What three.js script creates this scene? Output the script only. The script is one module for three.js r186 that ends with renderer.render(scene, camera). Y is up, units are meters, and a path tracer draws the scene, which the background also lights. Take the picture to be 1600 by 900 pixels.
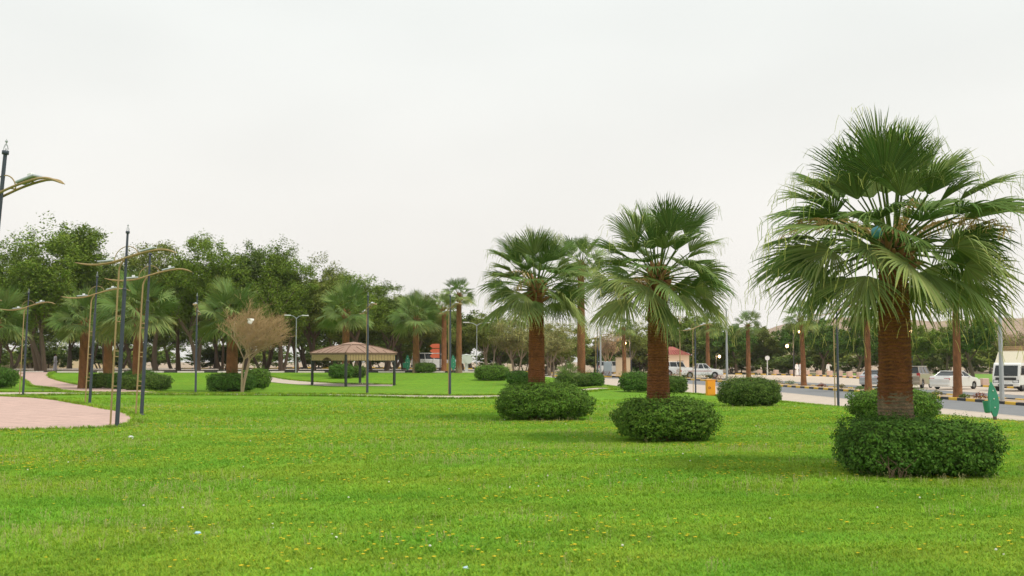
import * as THREE from 'three';
import { ImprovedNoise } from 'three/addons/math/ImprovedNoise.js';
import { mergeGeometries, mergeVertices } from 'three/addons/utils/BufferGeometryUtils.js';
import { RoundedBoxGeometry } from 'three/addons/geometries/RoundedBoxGeometry.js';
import { MarchingCubes } from 'three/addons/objects/MarchingCubes.js';

// ---------------------------------------------------------------- camera, sky, sun, exposure
const scene = new THREE.Scene();
const EYE = 1.7;
const camera = new THREE.PerspectiveCamera(28.07, 16 / 9, 0.1, 6000);
camera.position.set(0, EYE, 0);
camera.rotation.x = Math.atan(115 / 1800);
camera.focus = 28; camera.userData.fStop = 2.8;
const renderer = new THREE.WebGLRenderer({ antialias: true });
renderer.toneMapping = THREE.LinearToneMapping;
renderer.toneMappingExposure = 1.6;
renderer.shadowMap.enabled = true;

const perlin = new ImprovedNoise();
const noise = (x, y = 0, z = 0) => perlin.noise(x + 31.7, y + 17.3, z + 5.1);
function fbm(x, y, z = 0, oct = 4) { let s = 0, a = 0.5, f = 1; for (let i = 0; i < oct; i++) { s += a * noise(x * f, y * f, z * f + i * 7.7); a *= 0.5; f *= 2.03; } return s; }
function makeRandom(seed) { let a = seed >>> 0; return () => { a = (a + 0x6D2B79F5) | 0; let t = Math.imul(a ^ (a >>> 15), 1 | a); t = (t + Math.imul(t ^ (t >>> 7), 61 | t)) ^ t; return ((t ^ (t >>> 14)) >>> 0) / 4294967296; }; }
const lerp = (a, b, t) => a + (b - a) * t;
const clamp = (v, a = 0, b = 1) => Math.min(b, Math.max(a, v));
const smooth = (v, a, b) => { const t = clamp((v - a) / (b - a)); return t * t * (3 - 2 * t); };
const V = (x, y, z) => new THREE.Vector3(x, y, z);

{ // thin bright overcast: an even veil with very faint soft cloud structure
  const W = 512, H = 256, data = new Float32Array(W * H * 4);
  for (let j = 0; j < H; j++) for (let i = 0; i < W; i++) {
    const el = ((j + 0.5) / H - 0.5) * Math.PI, az = (i / W) * Math.PI * 2;
    const dx = Math.cos(el) * Math.cos(az), dz = Math.cos(el) * Math.sin(az), dy = Math.sin(el);
    const up = Math.max(dy, 0);
    const c = 1 + 0.15 * fbm(dx * 2.4, dy * 7, dz * 2.4, 4);
    const k = lerp(0.565, 0.66, smooth(up, 0, 0.9)) * c;
    const warm = 1 - smooth(up, 0.02, 0.34);
    const o = (j * W + i) * 4;
    data[o] = k * lerp(0.97, 1.015, warm); data[o + 1] = k * lerp(1.0, 0.98, warm); data[o + 2] = k * lerp(0.975, 0.93, warm); data[o + 3] = 1;
  }
  const sky = new THREE.DataTexture(data, W, H, THREE.RGBAFormat, THREE.FloatType);
  sky.mapping = THREE.EquirectangularReflectionMapping; sky.magFilter = THREE.LinearFilter; sky.minFilter = THREE.LinearFilter; sky.needsUpdate = true;
  scene.background = sky; scene.environment = sky;
}
const sun = new THREE.DirectionalLight(new THREE.Color().setRGB(1, 0.96, 0.88), 1.5);
sun.position.set(45, 100, -12); sun.target.position.set(0, 0, -40); scene.add(sun, sun.target);
sun.castShadow = true; sun.shadow.radius = 26; sun.shadow.mapSize.set(4096, 4096);
Object.assign(sun.shadow.camera, { left: -80, right: 80, top: 120, bottom: -120, near: 1, far: 400 });
scene.fog = new THREE.FogExp2(new THREE.Color().setRGB(0.93, 0.92, 0.88), 0.00014);

// ---------------------------------------------------------------- naming helpers
const taken = {};
function numbered(n) { const k = taken[n] = (taken[n] ?? -1) + 1; return k ? n + '_' + String(k).padStart(3, '0') : n; }
function tag(o, label, category, group, kind) { o.userData = { label, category }; if (group) o.userData.group = group; if (kind) o.userData.kind = kind; return o; }
function thing(name, label, category, x, z, turn = 0, group, y) {
  const o = new THREE.Group(); o.name = numbered(name); o.position.set(x, y ?? ground(x, z), z); o.rotation.y = turn; scene.add(o); return tag(o, label, category, group);
}
function put(name, geometry, material, parent) { const m = new THREE.Mesh(geometry, material); m.name = name; m.castShadow = m.receiveShadow = true; parent.add(m); return m; }
function structure(name, geometry, material, label) { const m = put(numbered(name), geometry, material, scene); m.userData = { kind: 'structure', label }; return m; }
const mat = (r, g, b, rough = 0.85, extra = {}) => new THREE.MeshStandardMaterial({ color: new THREE.Color().setRGB(r, g, b), roughness: rough, ...extra });

// ---------------------------------------------------------------- geometry helpers
class GB {
  constructor() { this.p = []; this.c = []; this.u = []; this.i = []; this.hasC = false; }
  v(x, y, z, c, u = 0, w = 0) { this.p.push(x, y, z); if (c) { this.hasC = true; this.c.push(c[0], c[1], c[2]); } else this.c.push(1, 1, 1); this.u.push(u, w); return this.p.length / 3 - 1; }
  t(a, b, c) { this.i.push(a, b, c); }
  q(a, b, c, d) { this.i.push(a, b, c, a, c, d); }
  tube(pts, radii, sides = 6, c, cap = true) {
    const n = pts.length, rows = []; let len = 0;
    let ref = V(0, 0, 1); const d0 = pts[n - 1].clone().sub(pts[0]).normalize(); if (Math.abs(d0.z) > 0.8) ref = V(1, 0, 0);
    for (let k = 0; k < n; k++) {
      const d = pts[Math.min(k + 1, n - 1)].clone().sub(pts[Math.max(k - 1, 0)]).normalize();
      const a = ref.clone().cross(d).normalize(), b = d.clone().cross(a).normalize();
      if (k) len += pts[k].distanceTo(pts[k - 1]);
      const r = Array.isArray(radii) ? radii[k] : radii, row = [];
      for (let s = 0; s <= sides; s++) { const w = s / sides * Math.PI * 2, x = Math.cos(w) * r, y = Math.sin(w) * r; row.push(this.v(pts[k].x + a.x * x + b.x * y, pts[k].y + a.y * x + b.y * y, pts[k].z + a.z * x + b.z * y, c, s / sides * r * 6.28, len)); }
      rows.push(row);
    }
    for (let k = 0; k < n - 1; k++) for (let s = 0; s < sides; s++) this.q(rows[k][s], rows[k][s + 1], rows[k + 1][s + 1], rows[k + 1][s]);
    if (cap) for (const [row, at, fl] of [[rows[0], pts[0], 1], [rows[n - 1], pts[n - 1], 0]]) { const m = this.v(at.x, at.y, at.z, c); for (let s = 0; s < sides; s++) fl ? this.t(m, row[s + 1], row[s]) : this.t(m, row[s], row[s + 1]); }
    return this;
  }
  add(geo, m, c) {
    const g = m ? geo.clone().applyMatrix4(m) : geo, p = g.attributes.position, u = g.attributes.uv, o = this.p.length / 3;
    for (let k = 0; k < p.count; k++) this.v(p.getX(k), p.getY(k), p.getZ(k), c, u ? u.getX(k) : 0, u ? u.getY(k) : 0);
    if (g.index) for (const k of g.index.array) this.i.push(o + k); else for (let k = 0; k < p.count; k++) this.i.push(o + k);
    return this;
  }
  box(w, h, d, x, y, z, ry = 0, c) { return this.add(new THREE.BoxGeometry(w, h, d), new THREE.Matrix4().makeRotationY(ry).setPosition(x, y, z), c); }
  build(crease) {
    let g = new THREE.BufferGeometry();
    g.setAttribute('position', new THREE.Float32BufferAttribute(this.p, 3)); g.setAttribute('uv', new THREE.Float32BufferAttribute(this.u, 2));
    if (this.hasC) g.setAttribute('color', new THREE.Float32BufferAttribute(this.c, 3));
    g.setIndex(this.i);
    if (crease) g = g.toNonIndexed();
    g.computeVertexNormals(); return g;
  }
}
const XF = (x, y, z, rx = 0, ry = 0, rz = 0, s = 1) => new THREE.Matrix4().compose(V(x, y, z), new THREE.Quaternion().setFromEuler(new THREE.Euler(rx, ry, rz, 'YXZ')), Array.isArray(s) ? V(...s) : V(s, s, s));

// ---------------------------------------------------------------- textures (material grain only)
function noiseTexture(size, fn, srgb) {
  const d = new Uint8Array(size * size * 4);
  for (let j = 0; j < size; j++) for (let i = 0; i < size; i++) { const c = fn(i / size, j / size), o = (j * size + i) * 4; d[o] = clamp(c[0]) * 255; d[o + 1] = clamp(c[1]) * 255; d[o + 2] = clamp(c[2]) * 255; d[o + 3] = 255; }
  const t = new THREE.DataTexture(d, size, size, THREE.RGBAFormat); t.wrapS = t.wrapT = THREE.RepeatWrapping; t.magFilter = THREE.LinearFilter; t.minFilter = THREE.LinearMipmapLinearFilter; t.generateMipmaps = true;
  if (srgb) t.colorSpace = THREE.SRGBColorSpace; t.needsUpdate = true; return t;
}
// noise that tiles on the unit square (torus mapping)
function tileNoise(u, v, f, s = 0) { const a = u * 6.2832, b = v * 6.2832, r = f / 6.2832; return perlin.noise(Math.cos(a) * r + 9.1 + s, Math.sin(a) * r + Math.cos(b) * r * 1.37 + 4.3, Math.sin(b) * r + 2.7 - s); }
const toS = (x) => Math.pow(clamp(x), 1 / 2.2);
const rT = makeRandom(5);
const grassMap = noiseTexture(512, (u, v) => {
  const n = tileNoise(u, v, 9) * 0.5 + tileNoise(u, v, 26, 3) * 0.4 + tileNoise(u, v, 70, 7) * 0.35, s = rT() - 0.5, y = Math.max(0, tileNoise(u, v, 17, 11) + 0.25 * (rT() - 0.4));
  const k = 1 + 0.55 * n + 0.5 * s;
  return [toS((0.12 + 0.12 * y) * k), toS((0.27 + 0.03 * y) * k), toS(0.014 * k)];
}, true);
const grassBump = noiseTexture(512, (u, v) => { const k = 0.5 + 0.5 * tileNoise(u, v, 40, 2) + 0.5 * (rT() - 0.5); return [k, k, k]; });
const soilMap = noiseTexture(256, (u, v) => { const k = 1 + 0.3 * tileNoise(u, v, 12) + 0.25 * tileNoise(u, v, 40, 4) + 0.25 * (rT() - 0.5); return [toS(0.36 * k), toS(0.27 * k), toS(0.185 * k)]; }, true);
const pinkMap = noiseTexture(512, (u, v) => { const st = Math.max(0, tileNoise(u, v, 7, 5)); const k = 1 + 0.16 * tileNoise(u, v, 9) + 0.12 * tileNoise(u, v, 44, 3) + 0.14 * (rT() - 0.5) - 0.25 * st; return [toS(0.5 * k), toS(0.34 * k), toS(0.285 * k)]; }, true);
const stoneMap = noiseTexture(256, (u, v) => { const k = 1 + 0.14 * tileNoise(u, v, 8) + 0.1 * tileNoise(u, v, 30, 3) + 0.14 * (rT() - 0.5); return [toS(0.48 * k), toS(0.4 * k), toS(0.325 * k)]; }, true);
const asphaltMap = noiseTexture(256, (u, v) => { const k = 1 + 0.2 * tileNoise(u, v, 6) + 0.15 * tileNoise(u, v, 40, 3) + 0.35 * (rT() - 0.5); return [toS(0.175 * k), toS(0.178 * k), toS(0.182 * k)]; }, true);
const barkRings = noiseTexture(512, (u, v) => { // fine fibrous rings of a palm trunk, u round, v up (tile = 0.5 m)
  const r = 0.5 + 0.5 * Math.sin((v * 10 + 0.6 * tileNoise(u, v, 10)) * 6.2832); const k = 0.55 * r + 0.35 * (tileNoise(u, v, 60, 1) + 0.5) + 0.25 * rT(); return [k, k, k]; });
const trunkMap = noiseTexture(512, (u, v) => {
  const r = Math.sin((v * 10 + 0.6 * tileNoise(u, v, 10)) * 6.2832); const k = 1 + 0.3 * r * (0.6 + tileNoise(u, v, 30, 8)) + 0.35 * tileNoise(u, v, 14, 6) + 0.35 * tileNoise(u, v, 50, 2) + 0.3 * (rT() - 0.5);
  return [toS(0.62 * k), toS(0.62 * k), toS(0.62 * k)]; }, true);
const rep = (t, a, b = a) => { const c = t.clone(); c.repeat.set(a, b); c.needsUpdate = true; return c; };

// ---------------------------------------------------------------- terrain (x to the right, d = -z away, metres)
function table(t, d) { if (d <= t[0][0]) return t[0][1]; for (let k = 1; k < t.length; k++) if (d <= t[k][0]) { const [a, b] = [t[k - 1], t[k]]; return lerp(a[1], b[1], (d - a[0]) / (b[0] - a[0])); } return t[t.length - 1][1]; }
const EDGE = [[0, 24], [20, 21], [30, 19], [38.8, 17.2], [52.7, 14.6], [70, 12.6], [76, 11.2], [87, 8.6], [95, 7.4], [103, 6], [120, 4], [150, 2]];
const lawnEdge = (d) => table(EDGE, d);
function ground(x, z) {
  const d = -z;
  const hl = 0.72 * smooth(d, 78, 101);
  const hr = lerp(-0.5, -0.18, smooth(d, 108, 155));
  const e = lawnEdge(d), w = smooth(x, e - 7, e + 3);
  const far = smooth(d, 160, 260);
  let h = lerp(lerp(hl, hr, w), 0.45, far);
  const fore = (1 - smooth(d, 60, 76)) * (1 - smooth(x, e - 6, e)) * smooth(d, -6, 4);
  h += fore * (0.10 * noise(x / 13, d / 9, 0.4) + 0.035 * noise(x / 5, d / 4.5, 3.4));
  return h;
}
function sheet(xs, zs, off, uvScale, colorFn) { // grid sheet on the terrain; xs(j, row) gives lateral positions
  const b = new GB(), R = zs.length; let C = 0;
  for (let r = 0; r < R; r++) { const row = xs(zs[r]); C = row.length; for (const x of row) b.v(x, ground(x, zs[r]) + off, zs[r], colorFn ? colorFn(x, zs[r]) : null, x * uvScale, zs[r] * uvScale); }
  for (let r = 0; r < R - 1; r++) for (let c = 0; c < C - 1; c++) b.q(r * C + c, r * C + c + 1, (r + 1) * C + c + 1, (r + 1) * C + c);
  return b.build();
}
const range = (a, b, n) => Array.from({ length: n + 1 }, (_, k) => lerp(a, b, k / n));
function resample(pl, n) { // [x, d] polyline (smoothed) -> n + 1 points
  const cv = new THREE.CatmullRomCurve3(pl.map(([x, d]) => V(x, 0, -d)), false, 'centripetal'); return cv.getSpacedPoints(n);
}
function ribbon(A, B, n, across, off, uvScale) { // sheet between two polylines
  const b = new GB(), a = resample(A, n), e = resample(B, n);
  for (let k = 0; k <= n; k++) for (let c = 0; c <= across; c++) { const x = lerp(a[k].x, e[k].x, c / across), z = lerp(a[k].z, e[k].z, c / across); b.v(x, ground(x, z) + off, z, null, x * uvScale, z * uvScale); }
  for (let k = 0; k < n; k++) for (let c = 0; c < across; c++) { const o = k * (across + 1) + c; b.q(o, o + 1, o + across + 2, o + across + 1); }
  const g = b.build(); if (g.attributes.normal.getY(Math.floor(n / 2) * (across + 1)) < 0) { const ix = g.index.array; for (let k = 0; k < ix.length; k += 3) [ix[k], ix[k + 1]] = [ix[k + 1], ix[k]]; g.computeVertexNormals(); }
  return g;
}
const M = {
  lawn: new THREE.MeshPhysicalMaterial({ specularIntensity: 0.2, map: rep(grassMap, 1), bumpMap: rep(grassBump, 1), bumpScale: 0.03, roughness: 0.95, vertexColors: true }),
  soil: new THREE.MeshStandardMaterial({ map: rep(soilMap, 1), roughness: 0.95 }),
  pink: new THREE.MeshStandardMaterial({ map: rep(pinkMap, 1), roughness: 0.9 }),
  stone: new THREE.MeshStandardMaterial({ map: rep(stoneMap, 1), roughness: 0.9 }),
  asphalt: new THREE.MeshStandardMaterial({ map: rep(asphaltMap, 1), roughness: 0.9 }),
};
{ // base earth reaching the horizon
  const ds = [...range(-30, 180, 84), 200, 230, 270, 330, 420, 560, 800, 1200, 1800, 2800];
  const xs = [-2600, -1500, -800, -400, -220, -140, ...range(-100, 100, 80), 140, 220, 400, 800, 1500, 2600];
  structure('ground', sheet(() => xs, ds.map((d) => -d), -0.07, 0.25), M.soil, 'sandy earth under and beyond the park');
  const dl = [...range(-20, 60, 80), ...range(61, 103, 42)];
  const lx = (z) => { const e = lawnEdge(-z); return [...range(-70, -26, 22), ...range(-25, e, 42)]; };
  structure('lawn', sheet(lx, dl.map((d) => -d), 0, 0.28, (x, z) => { const n = fbm(x / 6, z / 4, 1.3, 3), m = fbm(x / 2.1, z / 1.4, 8, 3); const k = 1 + 0.2 * n + 0.16 * m, y = Math.max(0, fbm(x / 9 + 20, z / 5, 4, 3)); return [k * (1 + 0.5 * y), k, k * (1 + 0.3 * y)]; }), M.lawn, 'mown green lawn of the park');
}
const PLAZA_NEAR = [[-60, 23], [-40, 24.5], [-25, 25.8], [-16, 26.9], [-13.2, 27.6], [-11.8, 28.4], [-10.9, 28.87], [-10.33, 29.28], [-10.18, 30.3], [-10.45, 31.6]];
const PLAZA_FAR = [[-60, 61], [-40, 60.5], [-28, 58.5], [-23.1, 53.68], [-20.97, 51], [-18.59, 47.8], [-16.26, 44.35], [-14.28, 40.8], [-12.7, 37.78], [-11.21, 34.38], [-10.5, 32]];
const STRIP_NEAR = [[-28, 56], [-23.51, 57.2], [-20.85, 57.74], [-15.89, 57.2], [-9.36, 56.15], [-4.59, 55.14], [-1.21, 54.9], [1.65, 59.42], [4.39, 65.81], [8.2, 73.5], [10.8, 75.5]];
const STRIP_FAR = [[-28, 62.6], [-25.14, 63], [-22.55, 61.6], [-16.83, 60.2], [-9.94, 59.3], [-4.9, 58.3], [-1.31, 58.2], [1.2, 62.42], [3.6, 69], [6.6, 77.5], [9.6, 81]];
const WALK_R = [[-16, 59.5], [-19.3, 63], [-25, 72.9], [-29.8, 80], [-33, 85], [-36.5, 91], [-40, 100], [-44, 112]];
const WALK_L = [[-22, 61], [-25.2, 65.5], [-29.2, 73.5], [-33.2, 80], [-36, 86], [-39.2, 92], [-43, 100], [-47, 112]];
const GPATH_N = [[-26, 104], [-23.5, 97], [-18.5, 86.5], [-15, 82], [-12, 79.5], [-8.2, 79.2]];
const GPATH_F = [[-24, 104], [-21.6, 97.4], [-17, 88], [-13.6, 84.4], [-11.3, 82.6], [-8.4, 81.6]];
structure('path', ribbon(STRIP_NEAR, STRIP_FAR, 90, 4, 0.02, 0.3), M.stone, 'narrow pale footpath crossing the lawn');
structure('plaza', ribbon(PLAZA_NEAR, PLAZA_FAR, 110, 14, 0.03, 0.3), M.pink, 'pink paved plaza at the edge of the lawn');
structure('path', ribbon(WALK_R, WALK_L, 60, 4, 0.04, 0.3), M.pink, 'curving pink footpath leading under the trees');
structure('path', ribbon(GPATH_N, GPATH_F, 60, 3, 0.02, 0.3), M.stone, 'pale footpath curving to the gazebo');
// road: near kerb of the median as the guide line, sweeping left in the distance
const MED = [[28.5, -20], [27.6, 20], [26.6, 40], [25.8, 60], [25.2, 80], [24.3, 99], [23, 115], [20.6, 128], [16.4, 138], [11, 144], [0, 149], [-30, 154], [-70, 158]];
function offsetLine(pl, o) { const s = resample(pl, 140); return s.map((p, k) => { const a = s[Math.max(k - 1, 0)], b = s[Math.min(k + 1, s.length - 1)], t = b.clone().sub(a).normalize(); return [p.x - t.z * o, -(p.z + t.x * o)]; }); }
const NEAR_LANE = offsetLine(MED, -6.4), MED_FAR = offsetLine(MED, 2.8), FAR_KERB = [[44, -20], [43, 20], [42, 60], [41.3, 100], [40.8, 140], [39, 156], [33.6, 168], [20, 176], [-10, 180], [-70, 184]];
const ASPH_FAR = offsetLine(MED, 8.2);
const WALK_EDGE = EDGE.map(([d, x]) => [x - 0.05, d]).slice(0, 10).concat([[3, 112], [-6, 122], [-30, 132], [-70, 138]]); WALK_EDGE.unshift([26, -20]);
structure('pavement', ribbon(WALK_EDGE, NEAR_LANE.filter((_, k) => k % 6 === 0), 130, 6, 0.05, 0.3), M.stone, 'pale paved sidewalk between lawn and road');
structure('road', ribbon(NEAR_LANE.filter((_, k) => k % 6 === 0), MED, 130, 4, -0.02, 0.3), M.asphalt, 'near asphalt carriageway beside the park');
structure('median_bed', ribbon(MED, MED_FAR.filter((_, k) => k % 6 === 0), 130, 3, 0.07, 0.3), M.soil, 'planted earth strip between the carriageways');
structure('road', ribbon(MED_FAR.filter((_, k) => k % 6 === 0), ASPH_FAR.filter((_, k) => k % 6 === 0), 130, 4, -0.02, 0.3), M.asphalt, 'far asphalt carriageway behind the median');
structure('parking_strip', ribbon(ASPH_FAR.filter((_, k) => k % 6 === 0), FAR_KERB, 130, 4, -0.012, 0.3), M.stone, 'pale paved parking strip along the far kerb');
structure('pavement', ribbon(FAR_KERB, FAR_KERB.map(([x, d]) => [x + 5, d + 3]), 90, 3, 0.06, 0.3), M.pink, 'pinkish sidewalk beyond the far kerb');
structure('lawn', ribbon([[50, 60], [48, 100], [47, 130], [46, 152], [40, 170]], [[90, 60], [90, 100], [90, 130], [80, 160], [60, 180]], 40, 8, 0.04, 0.28), new THREE.MeshStandardMaterial({ map: rep(grassMap, 1), roughness: 0.95 }), 'strip of grass under the trees beyond the road');
structure('pavement', ribbon([[-70, 104.6], [-40, 104.6], [-10, 104.6], [5, 104.6]], [[-70, 111], [-40, 111], [-10, 111], [2, 111]], 60, 4, 0.03, 0.3), M.pink, 'pinkish paving along the back of the lawn');

// ---------------------------------------------------------------- fan palms
const leafMat = (r, g, b, tr = 0.22) => new THREE.MeshPhysicalMaterial({ color: new THREE.Color().setRGB(r, g, b), roughness: 0.75, specularIntensity: 0.22, transmission: tr, thickness: 0, vertexColors: true, side: THREE.DoubleSide });
const PM = {
  frond: [leafMat(0.12, 0.205, 0.045), leafMat(0.18, 0.26, 0.07), leafMat(0.26, 0.325, 0.1)],
  trunk: new THREE.MeshStandardMaterial({ map: rep(trunkMap, 2, 2), bumpMap: rep(barkRings, 2, 2), bumpScale: 0.02, roughness: 0.95, vertexColors: true }),
  rings: new THREE.MeshStandardMaterial({ vertexColors: true, roughness: 0.95, side: THREE.DoubleSide, color: new THREE.Color().setRGB(0.62, 0.62, 0.62) }), heart: mat(0.26, 0.13, 0.045, 0.9), straw: mat(0.62, 0.42, 0.16, 0.9, { side: THREE.DoubleSide }),
};
// one fan leaf growing along +x from the trunk axis; elev in radians; droops in the palm's own frame, so it may only be turned about y
function frondGeometry(elev, seed, o) {
  const R = makeRandom(seed), b = new GB();
  const Lp = o.petiole * (0.9 + 0.25 * R()), L0 = o.blade * (0.92 + 0.2 * R());
  const flat = Math.cos(elev), pc = [0.75, 0.72, 0.5];
  let phi = elev, p = V(0.07, 0, 0); const pts = [p.clone()], rad = [0.026];
  const steps = o.near ? 7 : 3;
  for (let k = 0; k < steps; k++) { phi -= (0.27 * flat + 0.02) / steps; p = p.clone().add(V(Math.cos(phi), Math.sin(phi), 0).multiplyScalar(Lp / steps)); pts.push(p); rad.push(lerp(0.026, 0.011, (k + 1) / steps)); }
  b.tube(pts, rad, o.near ? 5 : 3, pc, false);
  const A = o.spread * (0.9 + 0.25 * R()), n = o.segs, da = 2 * A / n, roll = (R() - 0.5) * 1.5, curl = (0.3 * flat + 0.06) * (0.3 + 1.1 * R()), cup = lerp(0.28, -0.12, smooth(-elev, -1.0, 0.4)) + (R() - 0.5) * 0.2;
  const ts = o.near ? [0.02, 0.3, 0.52, 0.68, 0.84, 1] : [0.02, 0.5, 0.78, 1];
  const phi0 = phi - 0.08, cr = Math.cos(roll), sr = Math.sin(roll);
  const place = (u, v, h) => { // forward, side, lift off the blade -> position
    const uu = Math.max(u, 0), a = phi0 - curl * uu / L0; // integrate a bending midrib
    let x, y; if (curl < 0.02 || u < 0) { x = Math.cos(phi0) * u; y = Math.sin(phi0) * u; } else { const k = curl / L0; x = (Math.sin(phi0) - Math.sin(a)) / k; y = (Math.cos(a) - Math.cos(phi0)) / k; }
    h += cup * Math.abs(v); const v2 = v * cr - h * sr, h2 = v * sr + h * cr;
    return V(p.x + x - Math.sin(a) * h2, p.y + y + Math.cos(a) * h2, v2);
  };
  for (let s = 0; s < n; s++) {
    const a = -A + (s + 0.5) * da, e = a / A, L = L0 * (1 - 0.26 * e * e) * (0.92 + 0.14 * R()), split = 0.34 + 0.12 * R();
    const k = 0.78 + 0.42 * R(), tone = [k * (0.92 + 0.22 * R()), k, k * (0.85 + 0.3 * R())], dry = R() < 0.3, jit = (R() - 0.5) * da * 1.5, drop = (0.04 + 0.24 * Math.pow(R(), 1.8)) * (0.5 + 0.7 * flat) * L0 * (o.droop ?? 1);
    let prev = null;
    for (let q = 0; q < ts.length; q++) {
      const t = ts[q], r = t * L, f = clamp((t - split) / (1 - split)), aa = a + jit * f;
      const hw = Math.min(r * Math.tan(da / 2) * 1.02, L0 * 0.046) * (1 - Math.pow(f, 1.2)), down = drop * f * f;
      const c = dry && q === ts.length - 1 ? [2.6, 1.7, 1.5] : tone, pull = 1 - 0.12 * f * f * R();
      const u = r * Math.cos(aa) * pull, v = r * Math.sin(aa) * pull, du = -Math.sin(aa) * hw, dv = Math.cos(aa) * hw;
      const ctr = place(u, v, o.near ? hw * 0.95 : 0), l = place(u - du, v - dv, 0), rr = place(u + du, v + dv, 0);
      let row;
      if (hw < 1e-4) { const m = b.v(ctr.x, ctr.y - down, ctr.z, c); row = [m, m, m]; }
      else if (o.near) row = [b.v(l.x, l.y - down, l.z, c), b.v(ctr.x, ctr.y - down, ctr.z, c), b.v(rr.x, rr.y - down, rr.z, c)];
      else { const L1 = b.v(l.x, l.y - down, l.z, c); row = [L1, L1, b.v(rr.x, rr.y - down, rr.z, c)]; }
      if (prev) {
        if (o.near) { if (row[0] === row[1]) { b.t(prev[0], prev[1], row[0]); b.t(prev[1], prev[2], row[0]); } else { b.q(prev[0], prev[1], row[1], row[0]); b.q(prev[1], prev[2], row[2], row[1]); } }
        else if (row[0] === row[2]) b.t(prev[0], prev[2], row[0]); else b.q(prev[0], prev[2], row[2], row[0]);
      }
      prev = row;
      if (q === ts.length - 1 && o.near && R() < 0.55) { // fibre thread hanging off the tip
        let x = ctr.x, y = ctr.y - down, z = ctr.z; const w = 0.003, c2 = [2.3, 1.75, 1.6]; let A0 = b.v(x - w, y, z, c2), B0 = b.v(x + w, y, z + w, c2); const dx = (R() - 0.3) * 0.09, dz = (R() - 0.5) * 0.12, ll = 0.06 + 0.14 * R();
        for (let g = 1; g <= 2; g++) { x += dx; z += dz; y -= ll * 0.45 * g; const A1 = b.v(x - w, y, z, c2), B1 = b.v(x + w, y, z + w, c2); b.q(A0, B0, B1, A1); A0 = A1; B0 = B1; }
      }
    }
  }
  return b.build(true);
}
const ELEV = [1.45, 1.28, 1.1, 0.92, 0.74, 0.55, 0.36, 0.16, -0.05, -0.25, -0.45, -0.65];
const NEAR_FRONDS = ELEV.map((e, k) => [0, 1].map((j) => frondGeometry(e, 100 + k * 7 + j, { near: true, petiole: 1.0, blade: 1.0, segs: 38, spread: k < 2 ? 0.7 : k < 5 ? 1.0 : 1.25 })));
const FAR_FRONDS = ELEV.map((e, k) => [0, 1].map((j) => frondGeometry(e, 300 + k * 7 + j, { near: false, petiole: 0.95, blade: 1.05, segs: 26, spread: k < 2 ? 0.8 : k < 5 ? 1.15 : 1.4 })));
function trunkGeometry(H, r0, r1, seed, o = {}) {
  const b = new GB(), S = o.near ? 28 : 12, N = o.near ? 90 : 24, rows = [];
  for (let k = 0; k <= N; k++) {
    const y = H * k / N - 0.06 * (k === 0), t = k / N; let r = lerp(r0, r1, Math.pow(t, 0.8)) + 0.18 * r0 * Math.exp(-t * H / 0.22) * (o.flare ?? 1);
    const row = [];
    for (let s = 0; s <= S; s++) {
      const w = (s % S) / S * 6.2832, nx = Math.cos(w), nz = Math.sin(w);
      const n = 0.05 * noise(nx * 1.5 + seed, y * 1.4, nz * 1.5) + (o.near ? 0.045 * noise(nx * 4 + seed, y * 16, nz * 4) + 0.02 * noise(nx * 14, y * 40, nz * 14 + seed) : 0.04 * noise(nx * 3 + seed, y * 7, nz * 3));
      const rr = r * (1 + n), v = 1 + 0.5 * noise(nx * 2 + seed, y * 2.2, nz * 2) + 0.3 * noise(nx * 5, y * 9 + seed, nz * 5);
      const grey = clamp((o.grey ?? 0) > 0 ? smooth(o.grey + 0.16 * noise(nx * 3, y * 6 + seed, nz * 3) * 2 - y, -0.03, 0.05) : 0) * 0.75;
      const c = [lerp(o.near ? 0.43 : 0.4, 0.46, grey) * v, lerp(o.near ? 0.15 : 0.175, 0.35, grey) * v, lerp(o.near ? 0.05 : 0.065, 0.22, grey) * v];
      const lean = (o.lean ?? 0) * y * y / H;
      row.push(b.v(nx * rr + lean, y, nz * rr, c, s / S * 2 * Math.round(Math.PI * r0 * 2), y));
    }
    rows.push(row);
  }
  for (let k = 0; k < N; k++) for (let s = 0; s < S; s++) b.q(rows[k][s], rows[k + 1][s], rows[k + 1][s + 1], rows[k][s + 1]);
  const m = b.v((o.lean ?? 0) * H, H, 0, [0.3, 0.15, 0.05]); for (let s = 0; s < S; s++) b.t(rows[N][s], m, rows[N][s + 1]);
  return b.build();
}
function heartGeometry(r, seed) { // stubs of leaf bases and fibre round the growing point
  const R = makeRandom(seed), b = new GB();
  for (let k = 0; k < 26; k++) { const a = k * 2.4, y = -0.28 + 0.5 * k / 26, l = 0.22 + 0.12 * R(), up = lerp(0.5, 1.35, k / 26), rr = r * lerp(0.95, 0.35, k / 26); const p0 = V(Math.cos(a) * rr, y, Math.sin(a) * rr), p1 = p0.clone().add(V(Math.cos(a) * Math.cos(up) * l, Math.sin(up) * l, Math.sin(a) * Math.cos(up) * l)); b.tube([p0, p0.clone().lerp(p1, 0.5), p1], [0.075, 0.05, 0.02], 5); }
  return b.build();
}
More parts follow.
